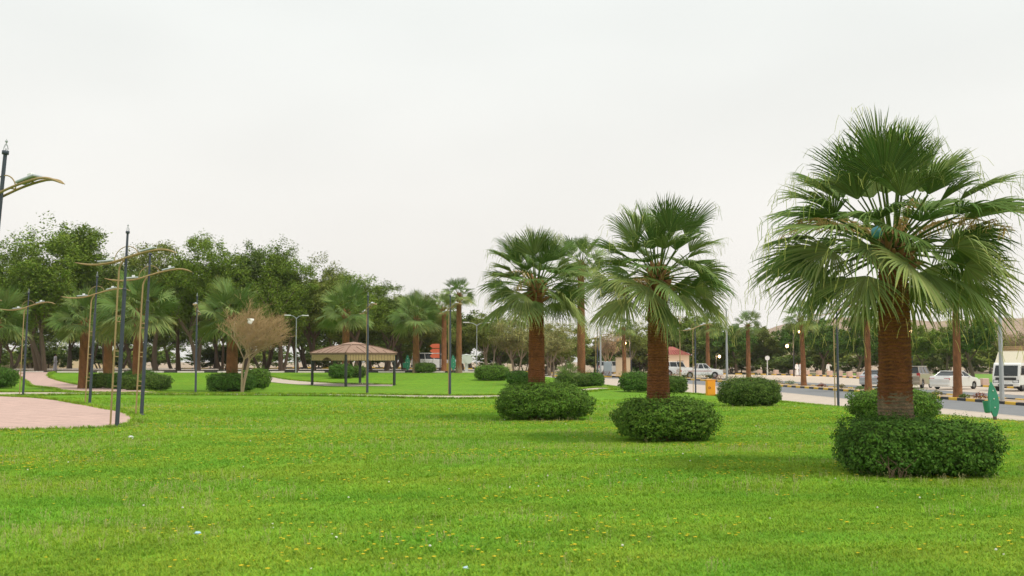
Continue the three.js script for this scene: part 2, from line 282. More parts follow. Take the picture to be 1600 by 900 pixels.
function flowerStalk(len, seed, down) { // a straw coloured spray of fine branchlets
  const R = makeRandom(seed), b = new GB(), main = []; let p = V(0, 0, 0), d = V(0.75, 0.65, 0).normalize();
  for (let k = 0; k <= 8; k++) { main.push(p.clone()); p = p.clone().addScaledVector(d, len / 8); d.add(V(0, -down * 0.32, 0)).normalize(); }
  b.tube(main, main.map((_, k) => lerp(0.016, 0.006, k / 8)), 4);
  for (let k = 2; k <= 8; k++) for (let j = 0; j < 13; j++) { const q = main[k].clone().add(V((R() - 0.5) * 0.05, (R() - 0.5) * 0.1, (R() - 0.5) * 0.05)), e = q.clone().add(V((R() - 0.5) * 0.24, -0.04 - R() * 0.24 * down, (R() - 0.5) * 0.24)); b.tube([q, q.clone().lerp(e, 0.5).add(V(0, 0.03, 0)), e], [0.006, 0.007, 0.004], 3, null, false); }
  return b.build();
}
function palm(label, x, d, o) { // o: H trunk height, r0, r1, crown scale, fronds, near
  const R = makeRandom(o.seed), t = thing(o.name ?? 'fan_palm', label, 'palm tree', x, -d, 0, o.group);
  put('trunk', trunkGeometry(o.H, o.r0, o.r1, o.seed, o), PM.trunk, t);
  const cx = (o.lean ?? 0) * o.H;
  if (o.near) { // ragged fibre rings left by old leaf bases
    const b = new GB(), S = 44; for (let y = 0.1; y < o.H - 0.05; y += 0.05 + 0.012 * R()) { const tt = y / o.H, rr = (lerp(o.r0, o.r1, Math.pow(tt, 0.8)) + 0.18 * o.r0 * Math.exp(-y / 0.22)), v = 0.75 + 0.5 * R(); let prev = null, first = null;
      for (let q = 0; q <= S; q++) { const w = (q % S) / S * 6.2832, nx = Math.cos(w), nz = Math.sin(w), yy = y + 0.022 * noise(nx * 2.2, y * 7, nz * 2.2 + o.seed), n = 1 + 0.05 * noise(nx * 1.5 + o.seed, yy * 1.4, nz * 1.5) + 0.03 * noise(nx * 4 + o.seed, yy * 16, nz * 4), jag = R(), gr = (o.grey ?? 0) > 0 && y < o.grey + 0.2 * noise(nx * 3, 2, nz * 3) ? 1 : 0, k = v * (0.75 + 0.5 * R()), c = gr ? [0.42 * k, 0.33 * k, 0.21 * k] : [0.4 * k, 0.138 * k, 0.038 * k];
        const cur = q === S ? first : [b.v(nx * rr * n * 0.985, yy - 0.006, nz * rr * n * 0.985, c), b.v(nx * (rr * n + 0.011 + 0.01 * jag), yy + 0.014 + 0.022 * jag, nz * (rr * n + 0.011 + 0.01 * jag), c)]; if (prev) b.q(prev[0], prev[1], cur[1], cur[0]); else first = cur; prev = cur; } }
    const rg = put('leaf_scar_rings', b.build(true), PM.rings, t); rg.userData = { kind: 'stuff' };
  }
  const he = put('crown_heart', heartGeometry(o.r1, o.seed), PM.heart, t); he.position.set(cx, o.H, 0);
  const bank = o.near ? NEAR_FRONDS : FAR_FRONDS, N = o.fronds;
  for (let k = 0; k < N; k++) {
    const f = (k + 0.5) / N, elev = lerp(1.5, o.low ?? -0.3, Math.pow(f, 0.85)) + (R() - 0.5) * 0.16;
    let bi = 0; ELEV.forEach((e, j) => { if (Math.abs(e - elev) < Math.abs(ELEV[bi] - elev)) bi = j; });
    const m = put('frond', bank[bi][R() < 0.5 ? 0 : 1], PM.frond[elev < 0.1 ? (R() < 0.6 ? 2 : 1) : R() < 0.45 ? 1 : 0], t);
    const s = o.crown * (0.78 + 0.32 * R()) * (elev > 1 ? 1.08 : 1); m.scale.setScalar(s); m.position.set(cx, o.H - 0.05 + 0.16 * (1 - f), 0); m.rotation.y = k * 2.39996 + o.seed + (R() - 0.5) * 0.3;
  }
  for (const [az, len, sd, down, y] of o.stalks ?? []) { const m = put('flower_stalk', flowerStalk(len, sd, down), PM.straw, t); m.position.set(cx + Math.cos(az) * 0.1, o.H + (y ?? 0.1), -Math.sin(az) * 0.1); m.rotation.y = az; }
  return t;
}
palm('large fan palm with thick trunk and blue bag in crown, nearest of the row', 5.77, 17.4, { H: 3.3, r0: 0.285, r1: 0.2, crown: 1.04, fronds: 64, near: true, seed: 3, grey: 0.42 + 0.7, low: -0.34, stalks: [[3.2, 1.6, 1, 0.5], [-1.5, 0.75, 2, 0.05, 0.2], [0.15, 1.5, 3, 0.5], [2.7, 1.7, 4, 0.55], [-0.4, 1.6, 5, 0.55]] });
palm('fan palm between two other big palms, low round bush under it, second nearest', 3.14, 24.8, { H: 3.45, r0: 0.27, r1: 0.19, crown: 0.86, fronds: 56, near: true, seed: 11, low: -0.32, stalks: [[3.6, 0.9, 6, 0.9, -0.1]] });
palm('fan palm with straw flower cluster above wide oval bush, farthest of the three big palms', 0.71, 33.4, { H: 3.75, r0: 0.275, r1: 0.19, crown: 0.9, fronds: 56, near: true, seed: 23, low: -0.32, stalks: [[3.5, 0.8, 7, 0.5, 0.35], [3.75, 0.7, 8, 0.9, 0.2]] });
// blue plastic bag caught in the nearest crown
{ const g = new THREE.IcosahedronGeometry(0.085, 3); const p = g.attributes.position; for (let k = 0; k < p.count; k++) { const n = 1 + 0.35 * noise(p.getX(k) * 14, p.getY(k) * 14, p.getZ(k) * 14); p.setXYZ(k, p.getX(k) * n, p.getY(k) * n * 1.1, p.getZ(k) * n); } const gg = mergeVertices(g); gg.computeVertexNormals();
  const m = put('plastic_bag', gg, mat(0.09, 0.3, 0.36, 0.5), scene); m.position.set(5.43, 3.62, -17.05); tag(m, 'crumpled blue plastic bag stuck among the fronds of the largest palm', 'bag'); }
const far = [ // label, x, d, H trunk, r0, r1, crown, fronds, seed
  ['fan palm cut by the left edge of the picture, behind the clipped hedge', -33.6, 75, 4.1, 0.32, 0.26, 1.25, 46, 31],
  ['fan palm beside the pink path, behind two slim lamp posts', -26.7, 72, 4.0, 0.33, 0.25, 1.2, 46, 37],
  ['fan palm half hidden between two larger palms behind the dark hedges', -28.0, 80, 4.4, 0.34, 0.26, 1.15, 42, 41],
  ['tall full fan palm standing behind the tallest lamp posts on the left', -22.7, 70, 4.5, 0.33, 0.26, 1.35, 50, 43],
  ['fan palm with thick orange trunk behind the dry bare tree', -16.0, 66, 4.0, 0.36, 0.29, 1.22, 52, 47],
  ['fan palm rising behind the gazebo roof', -13.4, 93, 5.0, 0.33, 0.27, 1.3, 44, 53],
  ['fan palm with pale trunk base right of the gazebo', -8.4, 101, 4.6, 0.31, 0.26, 1.25, 44, 59, { grey: 0.9 }],
  ['tall slim fan palm with stony collar beside the round sign', -4.6, 100, 6.6, 0.27, 0.22, 0.85, 38, 61, { grey: 0.5 }],
  ['very tall fan palm rising behind the two middle palms', 4.8, 80, 8.4, 0.3, 0.24, 1.05, 42, 67],
  ['small crowned fan palm set back behind the tall slim one', -6.6, 112, 5.9, 0.28, 0.22, 0.9, 34, 69],
  ['slim road palm nearest the truck, on the striped median', 26.6, 69, 5.9, 0.27, 0.19, 1.0, 34, 71],
  ['slim road palm just behind the largest palm trunk, on the striped median', 26.2, 85, 5.9, 0.27, 0.19, 1.0, 34, 73],
  ['slim leaning road palm beside the lit street lamp', 26.0, 103, 5.8, 0.27, 0.18, 0.95, 34, 79, { lean: -0.03 }],
  ['slim road palm with its small dark crown clear against sky and hill', 26.0, 127, 5.9, 0.29, 0.2, 0.95, 34, 83],
  ['slim road palm rising above the orange cabinet', 24.6, 145, 6.2, 0.29, 0.21, 1.0, 30, 89],
  ['slim bent road palm in front of the cream wall', 14.6, 150, 6.0, 0.3, 0.21, 1.0, 30, 97, { lean: -0.02 }],
];
for (const [label, x, d, H, r0, r1, crown, fronds, seed, ex] of far) palm(label, x, d, { H, r0, r1, crown, fronds, seed, name: 'fan_palm', group: d < 102 && x < 6 ? 'fan palms across the lawn' : 'slim palms along the road', ...ex });
palm('low stemless young palm growing out of a round bush', 3.7, 78.6, { H: 0.35, r0: 0.16, r1: 0.12, crown: 0.62, fronds: 20, seed: 101, low: 0.2, name: 'young_palm' });

// ---------------------------------------------------------------- clipped bushes
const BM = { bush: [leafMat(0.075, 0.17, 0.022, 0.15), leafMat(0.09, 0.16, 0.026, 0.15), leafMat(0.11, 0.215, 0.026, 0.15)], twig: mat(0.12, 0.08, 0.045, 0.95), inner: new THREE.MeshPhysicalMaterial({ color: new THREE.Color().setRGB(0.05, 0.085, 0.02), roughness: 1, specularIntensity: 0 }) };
function bush(label, x, d, a, h, c, o = {}) { // half width, height, half depth
  const R = makeRandom(Math.floor(900 + x * 37 + d * 11)), t = thing('clipped_bush', label, 'bush', x, -d, o.turn ?? 0, o.group ?? 'clipped bushes on the lawn');
  const e = o.square ?? 0.62, lobes = o.lobes ?? [[0, 0, 1, 1]]; // lobes: offset x, offset z, width share, height share
  const b = new GB(), core = new GB(), lf = o.leaf ?? 0.05;
  const sgnp = (v, p) => Math.sign(v) * Math.pow(Math.abs(v), p);
  for (const [ox, oz, ws, hs] of lobes) {
    const A = a * ws, H = h * hs, C = c * ws ** 0.5, mid = H * 0.52;
    const pw = 2 / e, surf = (u, w, f) => { const cu = Math.cos(u); let X = Math.cos(w) * cu, Y = Math.sin(u), Z = Math.sin(w) * cu; const q = Math.pow(Math.abs(X) ** pw + Math.abs(Y) ** pw + Math.abs(Z) ** pw, -1 / pw); X *= q; Y *= q; Z *= q; const n = f * (1 + 0.16 * noise(X * 2.2 + x, Y * 2.2, Z * 2.2 + d) + 0.09 * noise(X * 6, Y * 6 + x, Z * 6)); return V(ox * a + X * A * n, mid + Y * (H - mid) * n * (Y < 0 ? 1.02 : 1), oz * c + Z * C * n); };
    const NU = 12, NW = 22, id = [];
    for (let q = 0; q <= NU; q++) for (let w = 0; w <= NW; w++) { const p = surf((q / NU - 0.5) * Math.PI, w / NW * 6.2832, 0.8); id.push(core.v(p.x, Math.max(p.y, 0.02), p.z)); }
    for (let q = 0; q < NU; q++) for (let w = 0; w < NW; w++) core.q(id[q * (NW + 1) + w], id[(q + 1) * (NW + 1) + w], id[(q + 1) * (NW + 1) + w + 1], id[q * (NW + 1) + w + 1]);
    const area = 2 * (A * C + A * H + C * H) * 2.2, N = Math.floor(area / (lf * lf) * (o.dense ?? 1.5) * 1.7);
    for (let k = 0; k < N; k++) {
      const u = Math.asin(R() * 1.9 - 0.9), w = R() * 6.2832, f = 0.86 + 0.155 * R(), p = surf(u, w, f); if (p.y < 0.03) continue;
      const nrm = V(sgnp(Math.cos(w) * Math.cos(u), pw - 1), sgnp(Math.sin(u), pw - 1), sgnp(Math.sin(w) * Math.cos(u), pw - 1)).normalize().divide(V(A, H / 2, C)).normalize().add(V(R() - 0.5, R() - 0.25, R() - 0.5).multiplyScalar(1.3)).normalize();
      leaf(b, p, nrm, lf * (0.6 + 0.95 * R()), R, 0.6, 0.42);
    }
    for (let k = 0; k < N * 0.012; k++) { // shoots that escaped the clipping
      const u = 0.35 + R() * 1.1, w = R() * 6.2832, p = surf(u, w, 1.0), l = lf * (1.5 + 2.2 * R());
      for (let j = 0; j < 5; j++) leaf(b, p.clone().add(V((R() - 0.5) * lf, l * j / 5, (R() - 0.5) * lf)), V(R() - 0.5, 0.7, R() - 0.5).normalize(), lf * 0.8, R);
    }
  }
  const fo = put('foliage', b.build(true), BM.bush[o.tone ?? 0], t); void fo;
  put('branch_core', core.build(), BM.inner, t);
  if (o.stems) { const s = new GB(); for (let k = 0; k < 9; k++) { const px = o.stems[0] + (R() - 0.5) * 0.3, pz = o.stems[1]; s.tube([V(px, -0.03, pz), V(px + (R() - 0.5) * 0.2, 0.12, pz + 0.03), V(px + (R() - 0.5) * 0.55, 0.26 + 0.12 * R(), pz - 0.02)], [0.009, 0.008, 0.005], 5); } put('stem', s.build(), BM.twig, t); }
  return t;
}
function leaf(b, p, n, s, R, wide = 0.55, tint = 0.3) {
  const a = V(R() - 0.5, R() - 0.5, R() - 0.5), t = a.sub(n.clone().multiplyScalar(a.dot(n))).normalize(), q = n.clone().cross(t), w = s * wide * 0.5, l = s * 0.5, k = 1 - tint + 2 * tint * R(), c = [k * (0.9 + 0.3 * R()), k, k * (0.8 + 0.4 * R())];
  const g = n.clone().multiplyScalar(-w * 0.5);
  const A = b.v(p.x - t.x * l, p.y - t.y * l, p.z - t.z * l, c), B = b.v(p.x + q.x * w + g.x, p.y + q.y * w + g.y, p.z + q.z * w + g.z, c), C = b.v(p.x + t.x * l, p.y + t.y * l, p.z + t.z * l, c), D = b.v(p.x - q.x * w + g.x, p.y - q.y * w + g.y, p.z - q.z * w + g.z, c);
  b.t(A, B, C); b.t(A, C, D);
}
bush('large dark clipped hedge with bare stems showing, round the nearest palm', 5.88, 16.85, 1.08, 0.84, 0.85, { square: 0.5, lobes: [[-0.42, 0, 0.62, 1], [0.42, 0.05, 0.62, 0.93], [0, -0.1, 0.7, 0.97]], leaf: 0.045, dense: 1.3, stems: [-0.5, 0.64] });
bush('round bright topped bush around the foot of the second palm', 3.27, 24.7, 1.08, 0.94, 0.85, { square: 0.72, leaf: 0.055, tone: 2 });
bush('wide smooth oval bush around the foot of the third palm', 0.9, 33.2, 1.36, 1.08, 1.1, { square: 0.74, leaf: 0.055, tone: 2, dense: 1.7 });
bush('bush peeping out on both sides of the largest palm trunk', 10.75, 32.6, 1.2, 0.92, 1.0, { square: 0.65, leaf: 0.06, tone: 2 });
bush('rounded bush with yellowish top standing alone beside the sidewalk', 8.85, 43, 1.13, 1.08, 0.95, { square: 0.7, leaf: 0.065, tone: 1 });
bush('round bush left of the second palm trunk, behind it', 7.1, 66, 0.95, 1.12, 0.95, { leaf: 0.085 });
bush('small round bush right of the second palm trunk, behind it', 9.35, 66.3, 0.7, 1.0, 0.7, { leaf: 0.085, tone: 1 });
bush('dark bush with a young palm growing through it', 4.2, 79, 1.15, 0.95, 1.0, { leaf: 0.1, tone: 1 });
bush('small round bush right of the young palm', 5.6, 79.4, 0.75, 1.0, 0.75, { leaf: 0.1 });
bush('low round bush just left of the third palm trunk', 0.45, 82, 0.85, 0.98, 0.8, { leaf: 0.1 });
bush('wide flat topped bush on the lawn beside the double arm street light', -1.55, 88, 1.28, 1.12, 0.9, { square: 0.5, leaf: 0.1, tone: 2 });
bush('small bush at the foot of the palm right of the gazebo', -7.5, 100.2, 0.9, 0.9, 0.8, { leaf: 0.11, tone: 1 });
bush('round bush seen between the gazebo posts', -13.4, 90.5, 0.95, 1.1, 0.9, { leaf: 0.1 });
bush('dark bush behind the middle gazebo posts', -12.2, 91.5, 0.65, 0.9, 0.6, { leaf: 0.1, tone: 1 });
bush('long clipped hedge below the palm behind the dry tree', -15.85, 65.3, 1.3, 1.02, 0.9, { square: 0.42, leaf: 0.085 });
bush('light green bush behind the trunk of the dry tree', -15.3, 69, 0.9, 1.25, 0.7, { leaf: 0.09, tone: 2 });
bush('dark rounded hedge behind the tallest lamp post', -21.2, 67.2, 1.35, 0.95, 0.9, { square: 0.5, leaf: 0.085, tone: 1 });
bush('dark hedge in the middle of three behind the lamp posts', -23.2, 70.5, 1.3, 1.0, 0.9, { square: 0.5, leaf: 0.085 });
bush('dark hedge nearest the pink path, below the palm', -25.6, 72.6, 1.3, 0.95, 0.9, { square: 0.55, leaf: 0.085, tone: 1 });
bush('small bush between the trunks of the left palms', -25.4, 79, 1.1, 1.1, 0.8, { leaf: 0.1 });
bush('tall dense hedge cut by the left picture edge', -33.2, 73.5, 1.6, 1.35, 1.2, { square: 0.55, leaf: 0.09 });

// ---------------------------------------------------------------- background trees
const TM = { crown: [leafMat(0.165, 0.255, 0.03, 0.2), leafMat(0.195, 0.245, 0.045, 0.2), leafMat(0.115, 0.18, 0.03, 0.2), leafMat(0.29, 0.3, 0.11, 0.2), leafMat(0.1, 0.2, 0.03, 0.2)], bark: mat(0.13, 0.095, 0.065, 0.95), paleBark: mat(0.3, 0.24, 0.17, 0.95), twigs: mat(0.33, 0.24, 0.15, 0.95) };
function treeShape(seed, o) { // unit: metres; returns {wood, crown}
  const R = makeRandom(seed), wood = new GB(), cr = new GB(), tips = [];
  const grow = (p, d, len, r, depth) => {
    const pts = [p], rs = [r]; let q = p.clone(), dir = d.clone();
    for (let k = 1; k <= 3; k++) { dir.add(V((R() - 0.5) * 0.35, 0.08 + (R() - 0.5) * 0.2, (R() - 0.5) * 0.35)).normalize(); q = q.clone().addScaledVector(dir, len / 3); pts.push(q); rs.push(lerp(r, r * 0.6, k / 3)); if (depth < 1 || k === 3) { if (depth <= 1) tips.push(q); } }
    wood.tube(pts, rs, depth > 1 ? 6 : 4, null, false);
    if (depth <= 0) return;
    const n = depth > 1 ? 3 + Math.floor(R() * 2) : 2 + Math.floor(R() * 2);
    for (let k = 0; k < n; k++) { const a = (k + R() * 0.8) / n * 6.2832, sp = 0.45 + 0.45 * R(); const nd = dir.clone().multiplyScalar(0.75).add(V(Math.cos(a) * sp, 0.12 + 0.3 * R(), Math.sin(a) * sp)).normalize(); grow(q, nd, len * (0.6 + 0.3 * R()), r * 0.58, depth - 1); }
  };
  const nt = o.trunks ?? 1;
  for (let k = 0; k < nt; k++) { const a = R() * 6.28, ln = nt > 1 ? 0.32 : 0.12; grow(V(Math.cos(a) * 0.12 * (nt - 1), -0.1, Math.sin(a) * 0.12 * (nt - 1)), V(Math.cos(a) * ln, 1, Math.sin(a) * ln).normalize(), o.bole * (0.9 + 0.2 * R()), o.r / Math.sqrt(nt), 2); }
  // crown: clumps at branch tips and spread through an uneven volume of lobes
  const lobes = []; for (let k = 0; k < o.lobes; k++) { const a = k / o.lobes * 6.28 + R(), rr = o.w * (0.25 + 0.42 * R()); lobes.push([Math.cos(a) * rr, lerp(o.base + (o.top - o.base) * 0.3, o.top - (o.top - o.base) * 0.28, R()), Math.sin(a) * rr, o.w * (0.3 + 0.25 * R()), (o.top - o.base) * (0.22 + 0.12 * R())]); }
  lobes.push([0, lerp(o.base, o.top, 0.66), 0, o.w * 0.5, (o.top - o.base) * 0.34]);
  const clumps = tips.filter((p) => p.y > o.base).map((p) => p.clone());
  for (let k = 0; k < o.clumps; k++) { const [lx, ly, lz, lr, lh] = lobes[Math.floor(R() * lobes.length)]; const u = Math.acos(2 * R() - 1), w = R() * 6.28, f = Math.pow(R(), 0.35) * 1.06; clumps.push(V(lx + Math.sin(u) * Math.cos(w) * lr * f, Math.max(o.base * (0.85 + 0.2 * R()), ly + Math.cos(u) * lh * f), lz + Math.sin(u) * Math.sin(w) * lr * f)); }
  const cs = o.clumpSize;
  for (const c of clumps) {
    const s = cs * (0.6 + 0.7 * R()), kk = 0.8 + 0.4 * R(), up = R() < 0.14 && c.y > lerp(o.base, o.top, 0.6);
    for (let j = 0; j < o.leaves; j++) {
      const g = () => (R() + R() + R() - 1.5) * 0.72; const p = V(c.x + g() * s, c.y + g() * s * (up ? 1.3 : 0.62) + (up ? s * 0.5 : 0), c.z + g() * s);
      leaf(cr, p, V((R() - 0.5) * 1.4, 0.35 + R(), (R() - 0.5) * 1.4).normalize(), o.leaf * (0.7 + 0.7 * R()), R, o.wide ?? 0.42, 0.28 * kk);
    }
  }
  return { wood: wood.build(), crown: cr.build(true) };
}
const TALL = [0, 1, 2, 3, 4].map((k) => treeShape(500 + k, { trunks: [2, 1, 3, 2, 1][k], bole: 3.0, r: 0.34, base: 2.7, top: 10, w: 4.8, lobes: 7, clumps: 400, clumpSize: 0.84, leaves: 84, leaf: 0.22 }));
const REAR = [0, 1, 2].map((k) => treeShape(530 + k, { trunks: [2, 1, 3][k], bole: 2.6, r: 0.32, base: 1.7, top: 10, w: 5.2, lobes: 7, clumps: 210, clumpSize: 0.95, leaves: 44, leaf: 0.36 }));
const ROUND = [0, 1, 2].map((k) => treeShape(560 + k, { trunks: 1, bole: 1.7, r: 0.24, base: 1.9, top: 6, w: 3.3, lobes: 5, clumps: 190, clumpSize: 0.55, leaves: 55, leaf: 0.24, wide: 0.6 }));
const AIRY = [0, 1].map((k) => treeShape(580 + k, { trunks: 3, bole: 1.9, r: 0.22, base: 1.8, top: 6.4, w: 3.2, lobes: 6, clumps: 170, clumpSize: 0.68, leaves: 52, leaf: 0.22, wide: 0.38 }));
const BARE = [0].map((k) => treeShape(590 + k, { trunks: 2, bole: 1.8, r: 0.2, base: 1.8, top: 6, w: 2.8, lobes: 5, clumps: 90, clumpSize: 0.65, leaves: 40, leaf: 0.26, wide: 0.1 }));
let treeSeed = 0;
function tree(name, label, x, d, h, w, bank, tone, group, baseH, bark = TM.bark) {
  const R = makeRandom(7000 + treeSeed++), t = thing(name, label, 'tree', x, -d, R() * 6.28, group), s = bank[treeSeed % bank.length];
  put('trunk', s.wood, bark, t); put('crown', s.crown, tone === 'dry' ? TM.twigs : TM.crown[tone], t); t.scale.set(w, h / baseH * (bank === TALL ? 1.07 : 1), w); return t;
}
const at = (px, d) => (px - 800) / 1800 * d; // bearing (in the photograph's columns) and distance to metres
const G1 = 'tall trees behind the left lawn';
[ // bearing, distance, height, width, tone, label
  [-5, 109, 11.4, 1.1, 0, 'tall green tree at the left edge above the cut off palm'],
  [74, 106, 13.0, 1.25, 0, 'broad bright green tree, highest crown on the left'],
  [168, 113, 12.8, 1.05, 2, 'tall open topped tree behind the tallest lamp post'],
  [245, 110, 11.9, 0.95, 1, 'olive green tree between the lamp posts and the first lantern post'],
  [312, 108, 12.2, 1.0, 0, 'tall tree with ragged top right above the palm behind the dry tree'],
  [385, 112, 11.6, 1.0, 2, 'dark tree behind the dry brown tree'],
  [440, 110, 11.0, 0.85, 0, 'tree with feathery top above the white double street light'],
  [492, 113, 10.8, 0.95, 1, 'feathery tree left of the palm behind the gazebo'],
  [556, 112, 9.2, 0.95, 0, 'tree directly above the gazebo'],
  [603, 117, 8.5, 0.85, 2, 'lower tree right of the gazebo roof'],
  [655, 121, 7.6, 0.85, 1, 'low tree behind the palm right of the gazebo'],
].forEach(([px, d, h, w, tone, label]) => tree('shade_tree', label, at(px, d), d, h, w, TALL, tone, G1, 10));
for (const [px, d, h, w] of [[-10, 128, 11, 1.1], [60, 124, 11.5, 1], [140, 127, 12, 1], [212, 126, 12.2, 1], [280, 128, 12, 1], [350, 125, 11.6, 1], [415, 130, 11.2, 1], [465, 127, 10.6, 1], [525, 130, 10.2, 1], [580, 132, 9.2, 1], [632, 134, 8.3, 1], [690, 131, 7.2, 0.9]])
  tree('shade_tree', 'tree deep in the second row of the dark grove', at(px, d), d, h, w, REAR, 2, 'second row of the grove', 10);
for (const [px, d, h, w] of [[20, 150, 9, 1.2], [110, 154, 9, 1.2], [190, 150, 9.5, 1.2], [270, 152, 9, 1.2], [340, 155, 9, 1.2], [410, 150, 9, 1.2], [480, 153, 9, 1.2], [550, 155, 8.6, 1.2], [615, 152, 8, 1.2], [680, 157, 7.5, 1.2], [735, 160, 7.2, 1.2], [790, 165, 7.4, 1.2], [850, 170, 7.2, 1.2]])
  tree('shade_tree', 'distant tree closing the view through the grove trunks', at(px, d), d, h, w, REAR, 2, 'rear row of the grove', 10);
[ [722, 128, 6.6, 1.1, 2, ROUND, 6, 'dark rounded tree behind the tall slim palm'],
  [765, 126, 6.4, 1.0, 1, AIRY, 6.4, 'olive tree behind the second white double street light'],
  [808, 120, 6.0, 1.0, 3, AIRY, 6.4, 'pale airy tree with forked trunks just left of the third palm trunk'],
  [862, 128, 6.4, 1.0, 3, AIRY, 6.4, 'pale olive tree just right of the third palm trunk'],
  [890, 140, 6.6, 1.0, 1, AIRY, 6.4, 'olive tree left of the very tall palm trunk'],
  [985, 172, 8.0, 1.1, 1, AIRY, 6.4, 'airy tree above the cream wall'],
  [1060, 185, 9.5, 1.5, 1, ROUND, 6, 'green tree behind the red roofed kiosk'],
  [1095, 178, 9.0, 1.35, 0, ROUND, 6, 'green tree above the white pickup truck'],
  [1150, 172, 7.4, 1.2, 4, ROUND, 6, 'dark tree left of the small crowned road palm'],
  [1195, 180, 7.0, 1.2, 1, ROUND, 6, 'tree right of the small crowned road palm'],
  [1285, 165, 8.2, 1.15, 4, ROUND, 6, 'dense dark tree behind the people in white'],
  [1240, 175, 7.6, 1.0, 4, ROUND, 6, 'dense dark tree around the lit street lamp'],
  [1338, 160, 8.2, 1.2, 4, ROUND, 6, 'dark round tree left of the largest palm trunk'],
  [1440, 150, 6.4, 1.0, 0, ROUND, 6, 'bright green tree behind the beige family car'],
  [1518, 128, 7.6, 1.15, 4, ROUND, 6, 'broad dark tree behind the white saloon car'],
  [1400, 175, 7.5, 1.2, 1, ROUND, 6, 'tree hidden behind the largest palm trunk'],
  [1478, 168, 7.2, 1.1, 1, ROUND, 6, 'tree between the beige and the white car'],
].forEach(([px, d, h, w, tone, bank, b, label]) => tree('park_tree', label, at(px, d), d, h, w, bank, tone, 'trees along the road', b, bank === AIRY ? TM.paleBark : TM.bark));
tree('bare_tree', 'brown leafless tree rising behind the box truck', at(1592, 118), 118, 6.6, 1.1, BARE, 'dry', 'bare brown trees', 6, TM.twigs);
tree('bare_tree', 'brown leafless tree behind the grey cabinet', at(950, 160), 160, 7.2, 1.1, BARE, 'dry', 'bare brown trees', 6, TM.twigs);
for (const [px, d, s] of [[700, 178, 1.3], [780, 182, 1.2], [860, 186, 1.3], [930, 190, 1.4], [1010, 205, 1.6], [1080, 215, 1.8], [1150, 215, 1.7], [1220, 220, 1.7], [1300, 210, 1.6], [1380, 215, 1.6], [1450, 210, 1.5], [1520, 200, 1.5], [1590, 205, 1.5]]) tree('park_tree', 'distant round tree in the hazy line beyond the road', at(px, d), d, 5.2 * s * 0.8, s, ROUND, 1, 'distant trees beyond the road', 6);

const LOW = [0, 1].map((k) => treeShape(600 + k, { trunks: 3, bole: 0.9, r: 0.14, base: 0.35, top: 3.4, w: 3.4, lobes: 6, clumps: 120, clumpSize: 0.6, leaves: 36, leaf: 0.34, wide: 0.5 }));
for (let k = 0; k < 44; k++) { const px = k < 30 ? -20 + k * 56 + 18 * Math.sin(k * 2.3) : 960 + (k - 30) * 47 + 12 * Math.sin(k), d = (px < 760 ? 168 : k < 30 ? 196 : 180) + 9 * Math.sin(k * 1.7), sc = 1.0 + 0.35 * Math.sin(k * 3.1); tree('shrub', px < 760 ? 'bushy undergrowth shrub behind the grove trunks' : 'distant bushy shrub in the belt beyond the road', at(px, d), d, 3.4 * sc * (px > 760 ? 1.2 : 1), 1.2 + 0.3 * sc, LOW, k % 3 === 1 ? 1 : 2, px < 760 ? 'shrubs behind the grove' : 'shrub belt beyond the road', 3.4); }

// ---------------------------------------------------------------- dry bare tree with a plastic bag
{
  const R = makeRandom(77), t = thing('dry_tree', 'slender dry brown tree with fine bare twigs on the lawn', 'tree', -14.55, -62.3), w = new GB(), tw = new GB();
  const grow = (p, d, len, r, depth) => {
    const pts = [p], rs = [r]; let q = p.clone(), dir = d.clone();
    for (let k = 1; k <= 3; k++) { dir.add(V((R() - 0.5) * 0.3 + 0.02, 0.03 + (R() - 0.5) * 0.2, (R() - 0.5) * 0.3)).normalize(); q = q.clone().addScaledVector(dir, len / 3); pts.push(q); rs.push(lerp(r, r * 0.62, k / 3)); }
    (depth > 1 ? w : tw).tube(pts, rs, depth > 1 ? 5 : 3, null, false); if (depth <= 0) return;
    const n = depth === 5 ? 5 : 4;
    for (let k = 0; k < n; k++) { const a = (k + R()) / n * 6.28, sp = 0.45 + 0.6 * R(); grow(pts[depth === 5 ? 3 : 1 + Math.floor(R() * 3)], dir.clone().add(V(Math.cos(a) * sp * (depth === 5 ? 1.05 : 1) + 0.1, 0.12 * R(), Math.sin(a) * sp)).normalize(), len * (0.56 + 0.26 * R()), Math.max(r * 0.5, 0.006), depth - 1); }
  };
  for (const [dx, dz] of [[-0.03, 0.04], [0.12, 0], [0.03, -0.06]]) grow(V(dx * 0.3, -0.06, dz * 0.3), V(dx, 1, dz).normalize(), 1.7, 0.055, 5);
  put('trunk', w.build(), mat(0.42, 0.31, 0.2, 0.95), t); put('crown', tw.build(), mat(0.42, 0.29, 0.14, 0.95), t); t.scale.set(1.12, 1.12, 1.1); t.rotation.z = -0.07;
  const g = new THREE.PlaneGeometry(0.62, 0.5, 10, 8), p = g.attributes.position; for (let k = 0; k < p.count; k++) { const x = p.getX(k), y = p.getY(k); p.setXYZ(k, x * (0.75 + 0.6 * y) + 0.1 * noise(x * 6, y * 6), y * (1 - 0.5 * Math.max(0, -x)), 0.14 * noise(x * 5 + 3, y * 5, 2)); } g.computeVertexNormals();
  const b = put('plastic_bag', g, mat(0.82, 0.8, 0.74, 0.5, { side: THREE.DoubleSide }), scene); b.scale.setScalar(0.6); b.position.set(-13.95, 3.85, -61.4); b.rotation.set(0.1, 0.25, -0.15); tag(b, 'white plastic bag caught in the twigs of the dry tree', 'bag');
}

